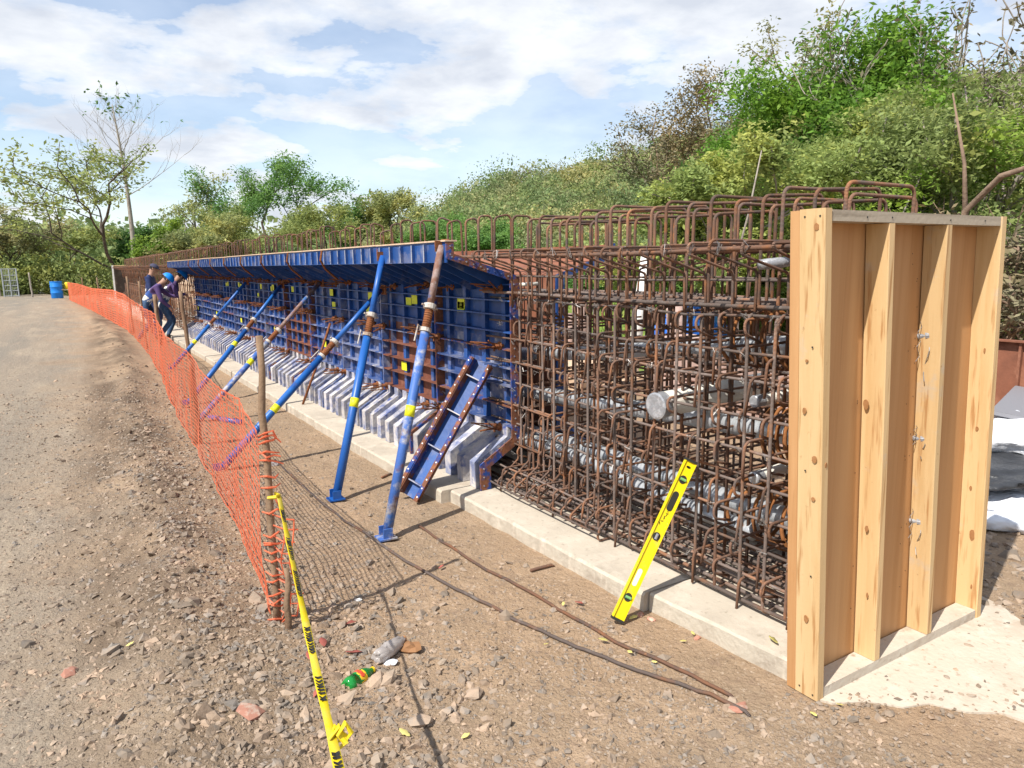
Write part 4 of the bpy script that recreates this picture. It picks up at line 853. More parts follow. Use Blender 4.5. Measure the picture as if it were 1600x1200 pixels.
def crumple(c, s, mm, name, label, cat, flat=.35, seed=1):
    r = random.Random(seed); bm = bmesh.new(); bmesh.ops.create_icosphere(bm, subdivisions=2, radius=1)
    for v in bm.verts: v.co *= 1+r.uniform(-.35, .3)
    for v in bm.verts: v.co = Vector((v.co.x*s, v.co.y*s*.75, v.co.z*s*flat))
    me = bpy.data.meshes.new(name); bm.to_mesh(me); bm.free(); o = obj(name, me, mm, None, (c[0], c[1], float(gz(c[0], c[1]))+s*flat*.6)); o.rotation_euler = (0, r.uniform(-.3, .3), r.uniform(0, 6)); return tag(o, label, cat)
crumple(onz(640, 1008, .02), .055, 'leaf_brown', 'wrapper', 'crumpled brown wrapper beside the clear bottle', 'wrapper', .4, 3)
crumple(onz(611, 1036, .01), .03, 'white_sheet', 'paper_scrap', 'torn white scrap below the clear bottle', 'paper', .3, 4)
crumple(onz(427, 725, .02), .05, 'bottle_clear', 'plastic_bag', 'thin clear plastic scrap at the tall near stake', 'bag', .4, 6)
crumple(onz(647, 757, .01), .03, 'white_sheet', 'paper_scrap', 'small white scrap between stake and upright props', 'paper', .25, 7)
crumple(onz(560, 938, .01), .022, 'paint_white', 'paper_scrap', 'small pale scrap just right of the caution tape', 'paper', .4, 8)
def leaf(px, py, s, mm, label, z=0., seed=0):
    p = onz(px, py, z); r = random.Random(seed+int(px)); m = MB(); n = 7; vs = []
    for k in range(n):
        t = k/(n-1); w = s*.42*math.sin(math.pi*(t*.92+.04))*r.uniform(.8, 1.15); y_ = (t-.5)*2*s; zz = .010+.35*s*(t-.5)**2*r.uniform(.6, 2)
        vs += [Vector((-w, y_, zz+w*.5)), Vector((0, y_, zz)), Vector((w, y_, zz+w*.6*r.random()))]
    fs = [(k*3+j, k*3+j+1, (k+1)*3+j+1, (k+1)*3+j) for k in range(n-1) for j in range(2)]; m.add(vs, fs); me = m.mesh('leaf', True)
    o = obj('fallen_leaf', me, mm, None, (p[0], p[1], max(z, float(gz(p[0], p[1]))) if z < .05 else z)); o.rotation_euler = (r.uniform(-.25, .25), r.uniform(-.2, .2), r.uniform(0, 6.3)); o.modifiers.new('t', 'SOLIDIFY').thickness = .001
    return tag(o, label, 'leaf', 'fallen leaves')
YL = [(632, 1157, .026, 0, 'pale yellow leaf at the bottom left of the dark flat stone'), (727, 1155, .020, 0, 'pale yellow leaf right of the dark flat stone'), (942, 1003, .022, 0, 'pale yellow leaf left of the level foot'), (977, 957, .024, 0, 'pale yellow leaf touching the left of the level foot'), (990, 968, .028, 0, 'curled pale leaf right of the level foot'),
      (985, 1022, .018, 0, 'thin yellow leaf between the two loose bars'), (1083, 992, .016, 0, 'yellow leaf on the soil below the slab joint'), (1068, 1005, .015, 0, 'lower of two yellow leaves below the slab joint'), (1022, 1037, .012, 0, 'tiny yellow leaf by the nearer loose bar'), (1271, 1120, .018, 0, 'yellow leaf at the foot of the bulkhead post'), (1312, 1105, .014, 0, 'small yellow leaf on the pad beside the bulkhead post'),
      (1207, 1003, .030, .094, 'yellow leaf lying on the concrete bed by the bulkhead'), (880, 946, .016, 0, 'yellow leaf beside the short rebar scrap'), (853, 1010, .013, 0, 'tiny yellow leaf left of the farther loose bar'), (210, 1058, .016, 0, 'yellow leaf alone on the gravel road')]
for a, b, s, z, lb in YL: leaf(a, b, s, 'leaf_yellow', lb, z)
RLV = [(505, 1020, .035, 'red brown leaf above the green bottle'), (487, 1050, .045, 'flat red leaf left of the green bottle'), (553, 1030, .035, 'curled red leaf between the two bottles'), (905, 945, .025, 'reddish leaf near the level foot'), (690, 888, .022, 'reddish leaf between the loose bars'), (500, 1110, .035, 'dull red leaf beside the lower tape'), (548, 985, .03, 'red leaf near the tape above the bottles')]
for a, b, s, lb in RLV: leaf(a, b, s, 'leaf_red', lb)
for i, (a, b, s) in enumerate(((1000, 955, .022), (1018, 962, .02), (1095, 968, .02), (1090, 990, .018))): rock(a, b, s, 'flake_red', ('left of two brick chips behind the level foot', 'right of two brick chips behind the level foot', 'brick chip at the slab foot right of the level', 'lower brick chip in front of the slab right of the level')[i], 'brick chip')

# ------------------------------------------------------------------ things at the far left
bl = onz(90, 466, .1); bx_, by_ = bl[0], bl[1]
t = thing('plastic_barrel', (bx_, by_, .1), 'bright blue plastic barrel at the far end of the road', 'barrel')
m = MB(); m.lathe([(.27, 0), (.29, .03), (.29, .28), (.305, .30), (.29, .32), (.29, .60), (.305, .62), (.29, .64), (.29, .86), (.27, .90)], (bx_, by_, .1), 22); m.build('body', 'barrel_blue', t, smooth=True)
m = MB(); m.lathe([(.30, .885), (.30, .915), (.25, .915)], (bx_, by_, .1), 22); m.build('lid_ring', 'barrel_blue', t)
q = ony(104, 466, by_); t = thing('water_cooler_stand', (q[0], q[1], .1), 'yellow jug on a small stand beside the blue barrel', 'jug')
m = MB()
for s in (-1, 1): m.box((q[0]+s*.2, q[1], .32), (.05, .3, .45)); 
m.build('leg_frame', 'yellow_plastic', t); m = MB(); m.box((q[0], q[1], .56), (.55, .35, .05)); m.build('shelf', 'pale_timber', t)
m = MB(); m.lathe([(.13, 0), (.15, .03), (.15, .30), (.12, .36), (.06, .38)], (q[0]+.12, q[1], .585), 14); m.build('jug', 'yellow_plastic', t, smooth=True)
g0 = atd(7, 462, 52); g1 = atd(30, 462, 52)
t = thing('metal_gate', (g0[0], g0[1], .05), 'galvanised metal gate standing at the far left', 'gate'); 
for a in (g0, (g0+g1)/2, g1): m = MB(); m.tube([(a[0], a[1], .0), (a[0], a[1], 1.75)], .035, 8); m.build('post', 'gate_metal', t)
for z in (.15, .45, .75, 1.05, 1.35, 1.72): m = MB(); m.tube([(g0[0], g0[1], z), (g1[0], g1[1], z)], .022, 6); m.build('rail', 'gate_metal', t)
for k in range(9): a = g0+(g1-g0)*(k+.5)/9; m = MB(); m.tube([(a[0], a[1], .1), (a[0], a[1], 1.72)], .010, 5); m.build('bar', 'gate_metal', t)
for i, (a, dd) in enumerate(((50, 50), (0, 54), (-12, 54))):
    p = atd(a, 455, dd); stake((p[0], p[1], 0), (p[0]-.05, p[1], 1.5), .05, .04, ('old fence post right of the metal gate', 'old fence post left of the metal gate', 'leftmost old fence post')[i], 'bark_pale')
# sand heap seen over the form
hp = atd(355, 400, 34); mb = MB(); n = 14; vs = [(0, 0, .55)]
for rr, z in ((.7, .5), (1.5, .28), (2.2, -.6)):
    for k in range(n): a = 2*math.pi*k/n; vs.append((rr*math.cos(a)*random.uniform(.9, 1.1), rr*math.sin(a), z*random.uniform(.9, 1.1)))
fs = [(0, 1+k, 1+(k+1) % n) for k in range(n)]+[(1+j*n+k, 1+(j+1)*n+k, 1+(j+1)*n+(k+1) % n, 1+j*n+(k+1) % n) for j in range(2) for k in range(n)]
mb.add([(v[0], v[1], v[2]+1.5) for v in vs], fs); mb.add([(2.2*math.cos(2*math.pi*k/n), 2.2*math.sin(2*math.pi*k/n), z) for z in (0, .95) for k in range(n)], [(k, (k+1) % n, n+(k+1) % n, n+k) for k in range(n)])
tag(mb.build('sand_heap', 'pale_timber', None, (hp[0], hp[1], 0), True), 'heap of tan sand behind the far part of the blue form', 'sand')

# ------------------------------------------------------------------ things behind the cage and at the right
def slab(name, c, dd, rz, mm, label, cat, bev=.02, rx=0.):
    bm = bmesh.new(); bmesh.ops.create_cube(bm, size=1)
    for v in bm.verts: v.co = Vector((v.co.x*dd[0], v.co.y*dd[1], v.co.z*dd[2]))
    bmesh.ops.bevel(bm, geom=bm.edges[:], offset=bev, segments=2, affect='EDGES'); me = bpy.data.meshes.new(name); bm.to_mesh(me); bm.free()
    o = obj(name, me, mm, None, c); o.rotation_euler = (rx, 0, rz); return tag(o, label, cat)
# rusted panel of a second casting line
rt = thing('rusted_form_panel', (6.75, 2.6, 0), 'rust red steel form panel standing right of the timber bulkhead', 'form panel')
m = MB(); m.box((6.85, 2.0, .50), (.012, 2.3, .86)); m.build('plate', 'rust_form', rt)
for y_ in (.9, 1.6, 2.3, 2.86): m = MB(); m.box((6.83, y_, .50), (.05, .02, .86)); m.build('stiffener', 'rust_form', rt)
m = MB(); m.box((6.82, 2.0, .938), (.08, 2.3, .014)); m.build('top_flange', 'rust_form', rt)
slab('timber_sill', (6.75, 2.0, .035), (.22, 2.6, .07), 0, 'pale_timber', 'pale timber sill under the rusted panel', 'timber')
def sheetpile(c, s, mm, label, seed, dd=(1, .6, .35)):
    r = random.Random(seed); bm = bmesh.new(); bmesh.ops.create_icosphere(bm, subdivisions=4, radius=1)
    for v in bm.verts:
        f = 1+.16*(vnoise(v.co.x*3+seed, v.co.y*3+v.co.z*2, seed)-.5)*2+.07*(vnoise(v.co.x*9+v.co.z*8, v.co.y*9, seed)-.5)*2; v.co = Vector((v.co.x*s*dd[0], v.co.y*s*dd[1], v.co.z*s*dd[2]))*float(f)
    me = bpy.data.meshes.new('plastic_sheet'); bm.to_mesh(me); bm.free(); me.polygons.foreach_set('use_smooth', [True]*len(me.polygons)); o = obj('plastic_sheet', me, mm, None, c); o.rotation_euler = (0, 0, r.uniform(-.3, .3)); return tag(o, label, 'sheeting')
sheetpile((4.98, 2.12, .06), .42, 'white_sheet', 'lower roll of crumpled white plastic beside the bulkhead', 3, (.9, .9, .28))
sheetpile((5.35, 2.25, .25), .55, 'black_sheet', 'black plastic sheet sandwiched between the white rolls', 5, (1.1, .8, .13))
sheetpile((5.75, 2.35, .36), .50, 'white_sheet', 'upper bundle of crumpled white plastic beside the bulkhead', 7, (.9, .9, .36))
slab('board', (6.3, 2.30, .50), (1.3, .8, .035), .3, 'grey_board', 'dark board tilted on top of the plastic sheets', 'board', .005, .12)
slab('concrete_beam', (5.6, 4.3, .62), (.55, 3.2, .42), -.10, 'pink_block', 'pinkish concrete block wall behind the cage by the bulkhead', 'block')
slab('concrete_block', (5.6, 4.3, .20), (.7, 3.2, .40), -.10, 'pink_block', 'low pinkish plinth under the block wall behind the cage', 'block')
slab('timber_pile', (5.4, 7.6, .30), (1.4, 1.6, .26), .35, 'pale_timber', 'pale orange timber boards behind the middle of the cage', 'timber')
slab('timber_pile', (5.6, 7.7, .10), (1.7, 1.9, .16), .2, 'pale_timber', 'lower pale timber boards behind the middle of the cage', 'timber')
# blue tarp tent
c = atd(1078, 497, 12.); t = MB(); bx0, by0 = c[0], c[1]
t.add([(-.55, -.4, -.35), (.65, -.4, -.35), (.7, .5, -.35), (-.6, .5, -.35), (.02, -.25, .32), (.10, .3, .30), (-.25, -.3, .05), (.36, -.32, .02)], [(0, 1, 7, 4, 6), (1, 2, 5, 4, 7), (2, 3, 5), (3, 0, 6, 4, 5), (3, 2, 1, 0)])
tag(t.build('blue_tarp', 'blue_tarp', None, (bx0, by0, c[2])), 'blue tarp heaped like a tent on the field behind the cage', 'tarp')
m = MB(); m.box((bx0, by0, .25), (1.3, .9, max(.1, 2*(c[2]-.36-.25)))); tag(m.build('crate', 'pink_block', None), 'brown crate under the blue tarp', 'crate')
a = onz(990, 590, 0.); c0 = atd(985, 600, 9.5); c1 = atd(1010, 395, 9.5); m = MB(); m.tube([(c0[0], c0[1], 0), tuple((c0+c1)/2), tuple(c1)], [.085, .08, .065], 10); tag(m.build('white_post', 'paint_white', None, smooth=True), 'leaning white post seen through the middle of the cage', 'post')
for i, (px_a, dd, tz) in enumerate(((1056, 9.0, 1.1), (860, 10.5, 1.35), (885, 10.0, .95), (905, 10.3, 1.25))):
    c = atd(px_a, 500, dd); m = MB(); m.tube([(c[0], c[1], 0), (c[0]+.02, c[1], tz*.5), (c[0], c[1]+.03, tz)], [.11, .105, .10], 9); tag(m.build('pinkish_post', 'pink_block', None, smooth=True), ('pinkish post beside the blue tarp behind the cage', 'pinkish post nearest the form end behind the cage', 'short pinkish post between two taller ones behind the cage', 'third pinkish post from the form end behind the cage')[i], 'post')
slab('rusted_block', (4.35, 7.3, .62), (.35, 1.2, .9), 0.05, 'rust_form', 'rust brown steel box close behind the form end', 'steel box')
# ------------------------------------------------------------------ workers
def person(base, rz, J, label, cols, hat, scale=1.):
    """J: joint name -> (x forward, y left, z up); one continuous skinned body"""
    bones = [('pelvis', 'spine'), ('spine', 'chest'), ('chest', 'neck'), ('neck', 'head'), ('head', 'crown')]
    for s in 'LR': bones += [('chest', 'sh'+s), ('sh'+s, 'el'+s), ('el'+s, 'wr'+s), ('wr'+s, 'ha'+s), ('pelvis', 'hi'+s), ('hi'+s, 'kn'+s), ('kn'+s, 'an'+s), ('an'+s, 'to'+s)]
    RAD = dict(pelvis=(.155, .125), spine=(.145, .115), chest=(.165, .125), neck=(.058, .058), head=(.082, .098), crown=(.070, .085), sh=(.070, .070), el=(.050, .050), wr=(.036, .036), ha=(.030, .040), hi=(.095, .095), kn=(.066, .066), an=(.050, .050), to=(.042, .036))
    names = list(J); me = bpy.data.meshes.new('body'); me.from_pydata([J[n] for n in names], [(names.index(a), names.index(b)) for a, b in bones], []); me.update()
    tmp = bpy.data.objects.new('tmp', me); COL.objects.link(tmp); sk = tmp.modifiers.new('s', 'SKIN'); sk.use_smooth_shade = True
    for i, n in enumerate(names):
        v = me.skin_vertices[0].data[i]; v.radius = RAD[n] if n in RAD else RAD[n[:-1]]; v.use_root = (n == 'pelvis')
    tmp.modifiers.new('d', 'SUBSURF').levels = 2
    dg = bpy.context.evaluated_depsgraph_get(); ev = tmp.evaluated_get(dg); bmsh = bpy.data.meshes.new_from_object(ev); bpy.data.objects.remove(tmp)
    bm = bmesh.new(); bm.from_mesh(bmsh); slots = []
    def slot(n):
        if n not in slots: slots.append(n)
        return slots.index(n)
    seg = [(a, b, Vector(J[a]), Vector(J[b])) for a, b in bones]
    for f in bm.faces:
        c = f.calc_center_median(); best = (9, None, 0)
        for a, b, A, B in seg:
            ab = B-A; t = max(0, min(1, (c-A).dot(ab)/ab.length_squared)); dd = (c-A-ab*t).length
            if a == 'chest' and b[:2] == 'sh': dd += .02
            if dd < best[0]: best = (dd, (a, b), t)
        a, b = best[1]; t = best[2]; k = 'torso'
        if a in ('head',) or b in ('head',): k = 'skin'
        elif b == 'neck': k = 'skin' if t > .55 else 'torso'
        elif b[:2] == 'ha': k = 'skin'
        elif b[:2] == 'wr': k = 'sleeve' if t < cols.get('cuff', .92) else 'skin'
        elif b[:2] in ('el', 'sh'): k = 'sleeve'
        elif b[:2] in ('kn', 'hi'): k = 'leg' if b[:2] == 'kn' or True else 'torso'
        elif b[:2] == 'an': k = 'leg' if t < .9 else 'boot'
        elif b[:2] == 'to': k = 'boot'
        st = cols.get('bands', ())
        for (sa, t0, t1) in st:
            if (a == sa or b == sa) and t0 < t < t1: k = 'stripe'
        if cols.get('vest') and a in ('spine', 'pelvis') and k == 'torso': k = 'vest'
        f.material_index = slot(cols[k])
    # face: nose, ears, eyes, lips; hands: four fingers and a thumb
    hd = Vector(J['head']); cr = Vector(J['crown']); upv = (cr-hd).normalized(); fw = Vector(J.get('_look', (1, 0, -.3))) if '_look' in J else Vector((1, 0, -.35)); fw = (fw-upv*fw.dot(upv)).normalized(); sd_ = upv.cross(fw)
    def blob(c, r, n, sc=(1, 1, 1)):
        g = bmesh.ops.create_icosphere(bm, subdivisions=2, radius=r, matrix=Matrix.Translation(c)); k = slot(n)
        for v in g['verts']:
            for f in v.link_faces: f.material_index = k
    hc = hd.lerp(cr, .45)
    blob(hc+fw*.098-upv*.015, .016, cols['skin']); blob(hc+fw*.085-upv*.055, .018, cols['skin'])
    for s in (-1, 1): blob(hc+sd_*s*.080-upv*.01, .019, cols['skin']); blob(hc+fw*.088+sd_*s*.03+upv*.018, .009, 'eye')
    def tubebm(P, r, n, mm):
        m = MB(); m.tube(P, r, n); vs = [bm.verts.new(v) for v in m.v]; k = slot(mm)
        for f in m.f:
            try: bm.faces.new([vs[i] for i in f]).material_index = k
            except ValueError: pass
    tubebm([hc+fw*.086+sd_*.022-upv*.048, hc+fw*.094-upv*.046, hc+fw*.086-sd_*.022-upv*.048], .005, 5, 'flake_red')
    for s in 'LR':
        w, h = Vector(J['wr'+s]), Vector(J['ha'+s]); d = (h-w).normalized(); sy = d.cross(Vector((0, 0, 1))); sy = sy.normalized() if sy.length > .1 else Vector((0, 1, 0)); dn = sy.cross(d)
        if dn.z > 0: dn = -dn
        for k, ln in enumerate((.062, .075, .070, .055)):
            o0 = h+sy*(-.027+.018*k); tubebm([o0-d*.015, o0+d*ln*.45+dn*.004, o0+d*ln*.8+dn*.022, o0+d*ln*.9+dn*.045], [.0095, .009, .008, .006], 6, cols['skin'])
        o0 = h-d*.03-sy*.03; tubebm([o0, o0-sy*.028+d*.02, o0-sy*.03+d*.05+dn*.015], [.011, .010, .007], 6, cols['skin'])
    nm = bpy.data.meshes.new('body'); bm.to_mesh(nm); bm.free()
    for s in slots: nm.materials.append(MT[s])
    nm.polygons.foreach_set('use_smooth', [True]*len(nm.polygons))
    root = thing('person', base, label, 'person'); root.rotation_euler = (0, 0, rz); root.scale = (scale,)*3
    def ch(name, me, mm=None):
        o = bpy.data.objects.new(name, me); COL.objects.link(o); o.parent = root
        if mm: me.materials.append(MT[mm])
    ch('body', nm)
    # hair cap and hat follow the head axis
    q = Matrix((fw, sd_, upv)).transposed()
    m = MB(); hc2 = hd.lerp(cr, .55); n = 16
    def dome(m, rx, ry, rz_, z0, rings=6):
        vs = []
        for i in range(rings+1):
            a = (math.pi/2)*i/rings
            for k in range(n): t = 2*math.pi*k/n; vs.append(hc2+q @ Vector((rx*math.cos(a)*math.cos(t), ry*math.cos(a)*math.sin(t), z0+rz_*math.sin(a))))
        m.add(vs, [(i*n+k, i*n+(k+1) % n, (i+1)*n+(k+1) % n, (i+1)*n+k) for i in range(rings) for k in range(n)])
    back = MB(); vs = []
    for i in range(5):
        for k in range(9):
            t = math.pi*.55+math.pi*.9*k/8; z = -.06+.10*i/4; rr = .095-.02*abs(z)/.06*(z < 0); vs.append(hc2+q @ Vector((rr*1.06*math.cos(t), rr*.92*math.sin(t), z)))
    back.add(vs, [(i*9+k, i*9+k+1, (i+1)*9+k+1, (i+1)*9+k) for i in range(4) for k in range(8)]); ch('hair', back.mesh('hair', True), 'hair')
    if hat == 'helmet':
        dome(m, .138, .118, .125, .012); ch('hard_hat', m.mesh('hard_hat', True), 'helmet_blue'); b = MB(); vs = []
        for k in range(n):
            t = 2*math.pi*k/n; e = .055 if math.cos(t) > .2 else .016; vs += [hc2+q @ Vector((.136*math.cos(t), .116*math.sin(t), .016)), hc2+q @ Vector(((.138+e)*math.cos(t), (.118+.014)*math.sin(t), .006)), hc2+q @ Vector((.134*math.cos(t), .114*math.sin(t), .002))]
        b.add(vs, [(k*3+j, ((k+1) % n)*3+j, ((k+1) % n)*3+(j+1) % 3, k*3+(j+1) % 3) for k in range(n) for j in range(3)]); ch('hat_brim', b.mesh('hat_brim', True), 'helmet_blue')
        s_ = MB(); s_.tube([hc2+q @ Vector((.03, .10, .0)), hc2+q @ Vector((.05, .085, -.09)), hc2+q @ Vector((.075, .0, -.125)), hc2+q @ Vector((.05, -.085, -.09)), hc2+q @ Vector((.03, -.10, .0))], .008, 5); ch('chin_strap', s_.mesh('chin_strap'), 'mark_black')
    else:
        dome(m, .112, .098, .085, .020); ch('cap', m.mesh('cap', True), 'cap_navy'); b = MB(); vs = []
        for k in range(7): t = -1.0+2.0*k/6; vs += [hc2+q @ Vector((.10*math.cos(t), .092*math.sin(t), .024)), hc2+q @ Vector((.10*math.cos(t)+.075*math.cos(t*.6), .092*math.sin(t), .010)), hc2+q @ Vector((.10*math.cos(t), .092*math.sin(t), .016))]
        b.add(vs, [(k*3+j, (k+1)*3+j, (k+1)*3+(j+1) % 3, k*3+(j+1) % 3) for k in range(6) for j in range(3)]); ch('cap_visor', b.mesh('cap_visor', True), 'cap_navy')
    return root
def pose(lean=0., kn=.1, arms=None, look=(1, 0, -.4), hipz=.93, legs=None, crouch=0.):
    J = {}; hz = hipz-crouch; J['pelvis'] = (0, 0, hz); c, s = math.cos(lean), math.sin(lean)
    def up(u, y=0., f=0.): return (u*s+f*c, y, hz+u*c-f*s)
    J['spine'] = up(.24); J['chest'] = up(.46, 0, .01); J['neck'] = up(.60, 0, .03); l2 = lean*.75
    nx_, nz_ = J['neck'][0], J['neck'][2]; J['head'] = (nx_+.02+.10*math.sin(l2+.2), 0, nz_+.095*math.cos(l2+.2)); J['crown'] = (J['head'][0]+.085*math.sin(l2+.35), 0, J['head'][2]+.085*math.cos(l2+.35))
    for k, sg in (('L', 1), ('R', -1)):
        J['sh'+k] = up(.475, sg*.195, 0); a = (arms or {}).get(k)
        sh = Vector(J['sh'+k]); ha = Vector(a) if a else sh+Vector((.12, sg*.05, -.60)); dv = ha-sh; dist = min(dv.length, .60); dv = dv.normalized()*dist; wr_ = sh+dv*(1-.09/max(dist, .2)); mid = sh+dv*.48
        bend = math.sqrt(max(.0, .30**2-(dist*.47)**2)); o = Vector((-.35, sg*.5, -.8)); o = (o-dv.normalized()*o.dot(dv.normalized())).normalized(); J['el'+k] = tuple(mid+o*bend*.9); J['wr'+k] = tuple(wr_); J['ha'+k] = tuple(sh+dv)
        J['hi'+k] = (0, sg*.105, hz-.05); fx, fy = (legs or {}).get(k, (.02, sg*.13)); an = Vector((fx, fy, .09)); hp_ = Vector(J['hi'+k]); m_ = hp_.lerp(an, .5); half = (an-hp_).length/2; b_ = math.sqrt(max(.0001, .43**2-half**2)); J['kn'+k] = tuple(m_+Vector((b_+.01, sg*.02, 0))); J['an'+k] = tuple(an); J['to'+k] = (fx+.15, fy+sg*.03, .045)
    return J
WPOS = {}
person((1.80, 20.0, .0), R_(-20), pose(.10, arms={'L': (.33, .10, 1.05), 'R': (.35, -.12, 1.0)}), 'worker in navy T-shirt and dark cap standing behind the bent worker', dict(skin='skin', torso='navy', sleeve='navy', leg='navy', boot='boot_dark', stripe='reflective', bands=[('pelvis', .72, .9)], cuff=-.1), 'cap', 1.0)
person((1.47, 17.9, .0), R_(-8), pose(.70, arms={'L': (.85, .22, .95), 'R': (.62, -.12, .62)}, legs={'L': (.16, .16), 'R': (-.18, -.17)}, crouch=.06), 'bent worker in blue overalls with reflective stripes and blue hard hat', dict(skin='skin', torso='overall_blue', sleeve='overall_purple', leg='jeans', boot='boot', stripe='reflective', bands=[('spine', .30, .55), ('pelvis', .62, .88)]), 'helmet', 1.0)
person((1.86, 18.2, .0), R_(5), pose(.60, arms={'L': (.50, .20, 1.35), 'R': (.55, -.15, 1.0)}, legs={'L': (.10, .15), 'R': (-.15, -.15)}, crouch=.05), 'worker in dark vest and blue hard hat reaching to the form, partly hidden', dict(skin='skin', torso='overall_purple', sleeve='overall_purple', leg='jeans', boot='boot_dark', stripe='reflective', bands=[('spine', .35, .55), ('pelvis', .6, .8)], vest='dark_vest'), 'helmet', 1.0)

# ------------------------------------------------------------------ trees
def skeleton(seed, levels=4, nch=(4, 4, 3, 3), up=.35, spread=.9, trunk=.35, lean=(0, 0), wob=.12, ratio=.68, low=.35):
    """branch polylines [(points, r0, r1)] and tips in a unit-ish space"""
    r = random.Random(seed); br = []; tips = []
    def grow(p, d, ln, rad, lv):
        n = 5; pts = [p.copy()]; q = p.copy(); dd = d.copy()
        for k in range(n):
            dd = (dd+Vector((r.gauss(0, wob), r.gauss(0, wob), r.gauss(0, wob)+(.06*up if lv else 0)))).normalized(); q = q+dd*ln/n; pts.append(q.copy())
        br.append((pts, rad, rad*.55, lv))
        if lv >= levels-1: tips.extend([pts[-1], pts[3], pts[2]] if lv > 1 else [pts[-1]]); return
        c = nch[min(lv, len(nch)-1)]
        for k in range(c):
            t = 1. if k == 0 else r.uniform(low, 1.); i = min(int(t*n), n-1); o = pts[i].lerp(pts[i+1], t*n-i) if t < 1 else pts[-1]
            az = 2*math.pi*(k/c+r.uniform(-.12, .12)); perp = Vector((math.cos(az), math.sin(az), r.uniform(-.1, .2+up))); sp = spread*r.uniform(.7, 1.2)*(.45 if k == 0 else 1)
            nd = (dd*(1-.35*sp)+perp*sp+Vector((0, 0, up*.4))).normalized(); grow(o, nd, ln*ratio*r.uniform(.8, 1.15), rad*.58*(1.1 if k == 0 else .85), lv+1)
    grow(Vector((0, 0, 0)), Vector((lean[0], lean[1], 1)).normalized(), trunk, .045, 0)
    return br, tips
def leaves(tips, per, cr, size, seed, droop=.0, aspect=.45):
    g = np.random.default_rng(seed); T = np.repeat(np.array([tuple(t) for t in tips]), per, 0); n = len(T)
    o = g.normal(0, 1, (n, 3)); o /= np.linalg.norm(o, axis=1, keepdims=True)+1e-6; o *= (g.uniform(0, 1, (n, 1))**.6)*cr; o[:, 2] *= .65; c = T+o
    a = g.normal(0, 1, (n, 3)); a[:, 2] = a[:, 2]*.5-droop; a /= np.linalg.norm(a, axis=1, keepdims=True)+1e-6; nn = g.normal(0, .65, (n, 3)); nn[:, 2] += 1.; b = np.cross(a, nn); b /= np.linalg.norm(b, axis=1, keepdims=True)+1e-6
    s = size*np.exp(g.normal(0, .25, (n, 1))); V = np.stack([c-a*s*.5, c+b*s*aspect*.5-a*s*.05, c+a*s*.5, c-b*s*aspect*.5-a*s*.05], 1).reshape(-1, 3)
    return V, np.arange(4*n).reshape(-1, 4)
def tree(name, px, D, top, width, label, leafm, bark, seed, per=60, cr=.5, size=.14, base_y=None, cat='tree', group='trees around the site', fork=.3, aspect=.45, droop=.0, rad=1., zb=0., **kw):
    b = atd(px, 430, D); bx0, by0 = float(b[0]), float(b[1]); Ht = float(atd(px, top, D*(1.))[2])-zb
    br, tips = skeleton(seed, **kw); P = np.array([tuple(t) for t in tips]); mx_, my_ = (P[:, 0].max()+P[:, 0].min())/2, (P[:, 1].max()+P[:, 1].min())/2 
    zmax = P[:, 2].max(); wx = max(np.ptp(P[:, 0]), np.ptp(P[:, 1]))
    sz = (Ht-cr*.5)/zmax; sx = max(.1, (width-cr))/wx; S = lambda q: Vector((q.x*sx, q.y*sx, q.z*sz))
    
    if name != 'spreading_tree': bx0 -= mx_*sx; by0 -= my_*sx
    root = thing(name, (bx0, by0, zb), label, cat, group); m = MB(); k_ = max(.35, min(2.2, Ht/7))*rad
    for pts, r0, r1, lv in br:
        n = len(pts); m.tube([S(q) for q in pts], [max(.012, (r0+(r1-r0)*i/(n-1))*k_*2.4) for i in range(n)], 7 if lv < 2 else 4, caps=False)
    me = m.mesh('trunk', True); o = bpy.data.objects.new('trunk', me); COL.objects.link(o); me.materials.append(MT[bark]); o.parent = root
    if per:
        V, Fq = leaves([S(t) for t in tips], per, cr, size, seed, droop, aspect); me = npmesh('crown', V, Fq); o = bpy.data.objects.new('crown', me); COL.objects.link(o); me.materials.append(MT[leafm]); o.parent = root
    return root
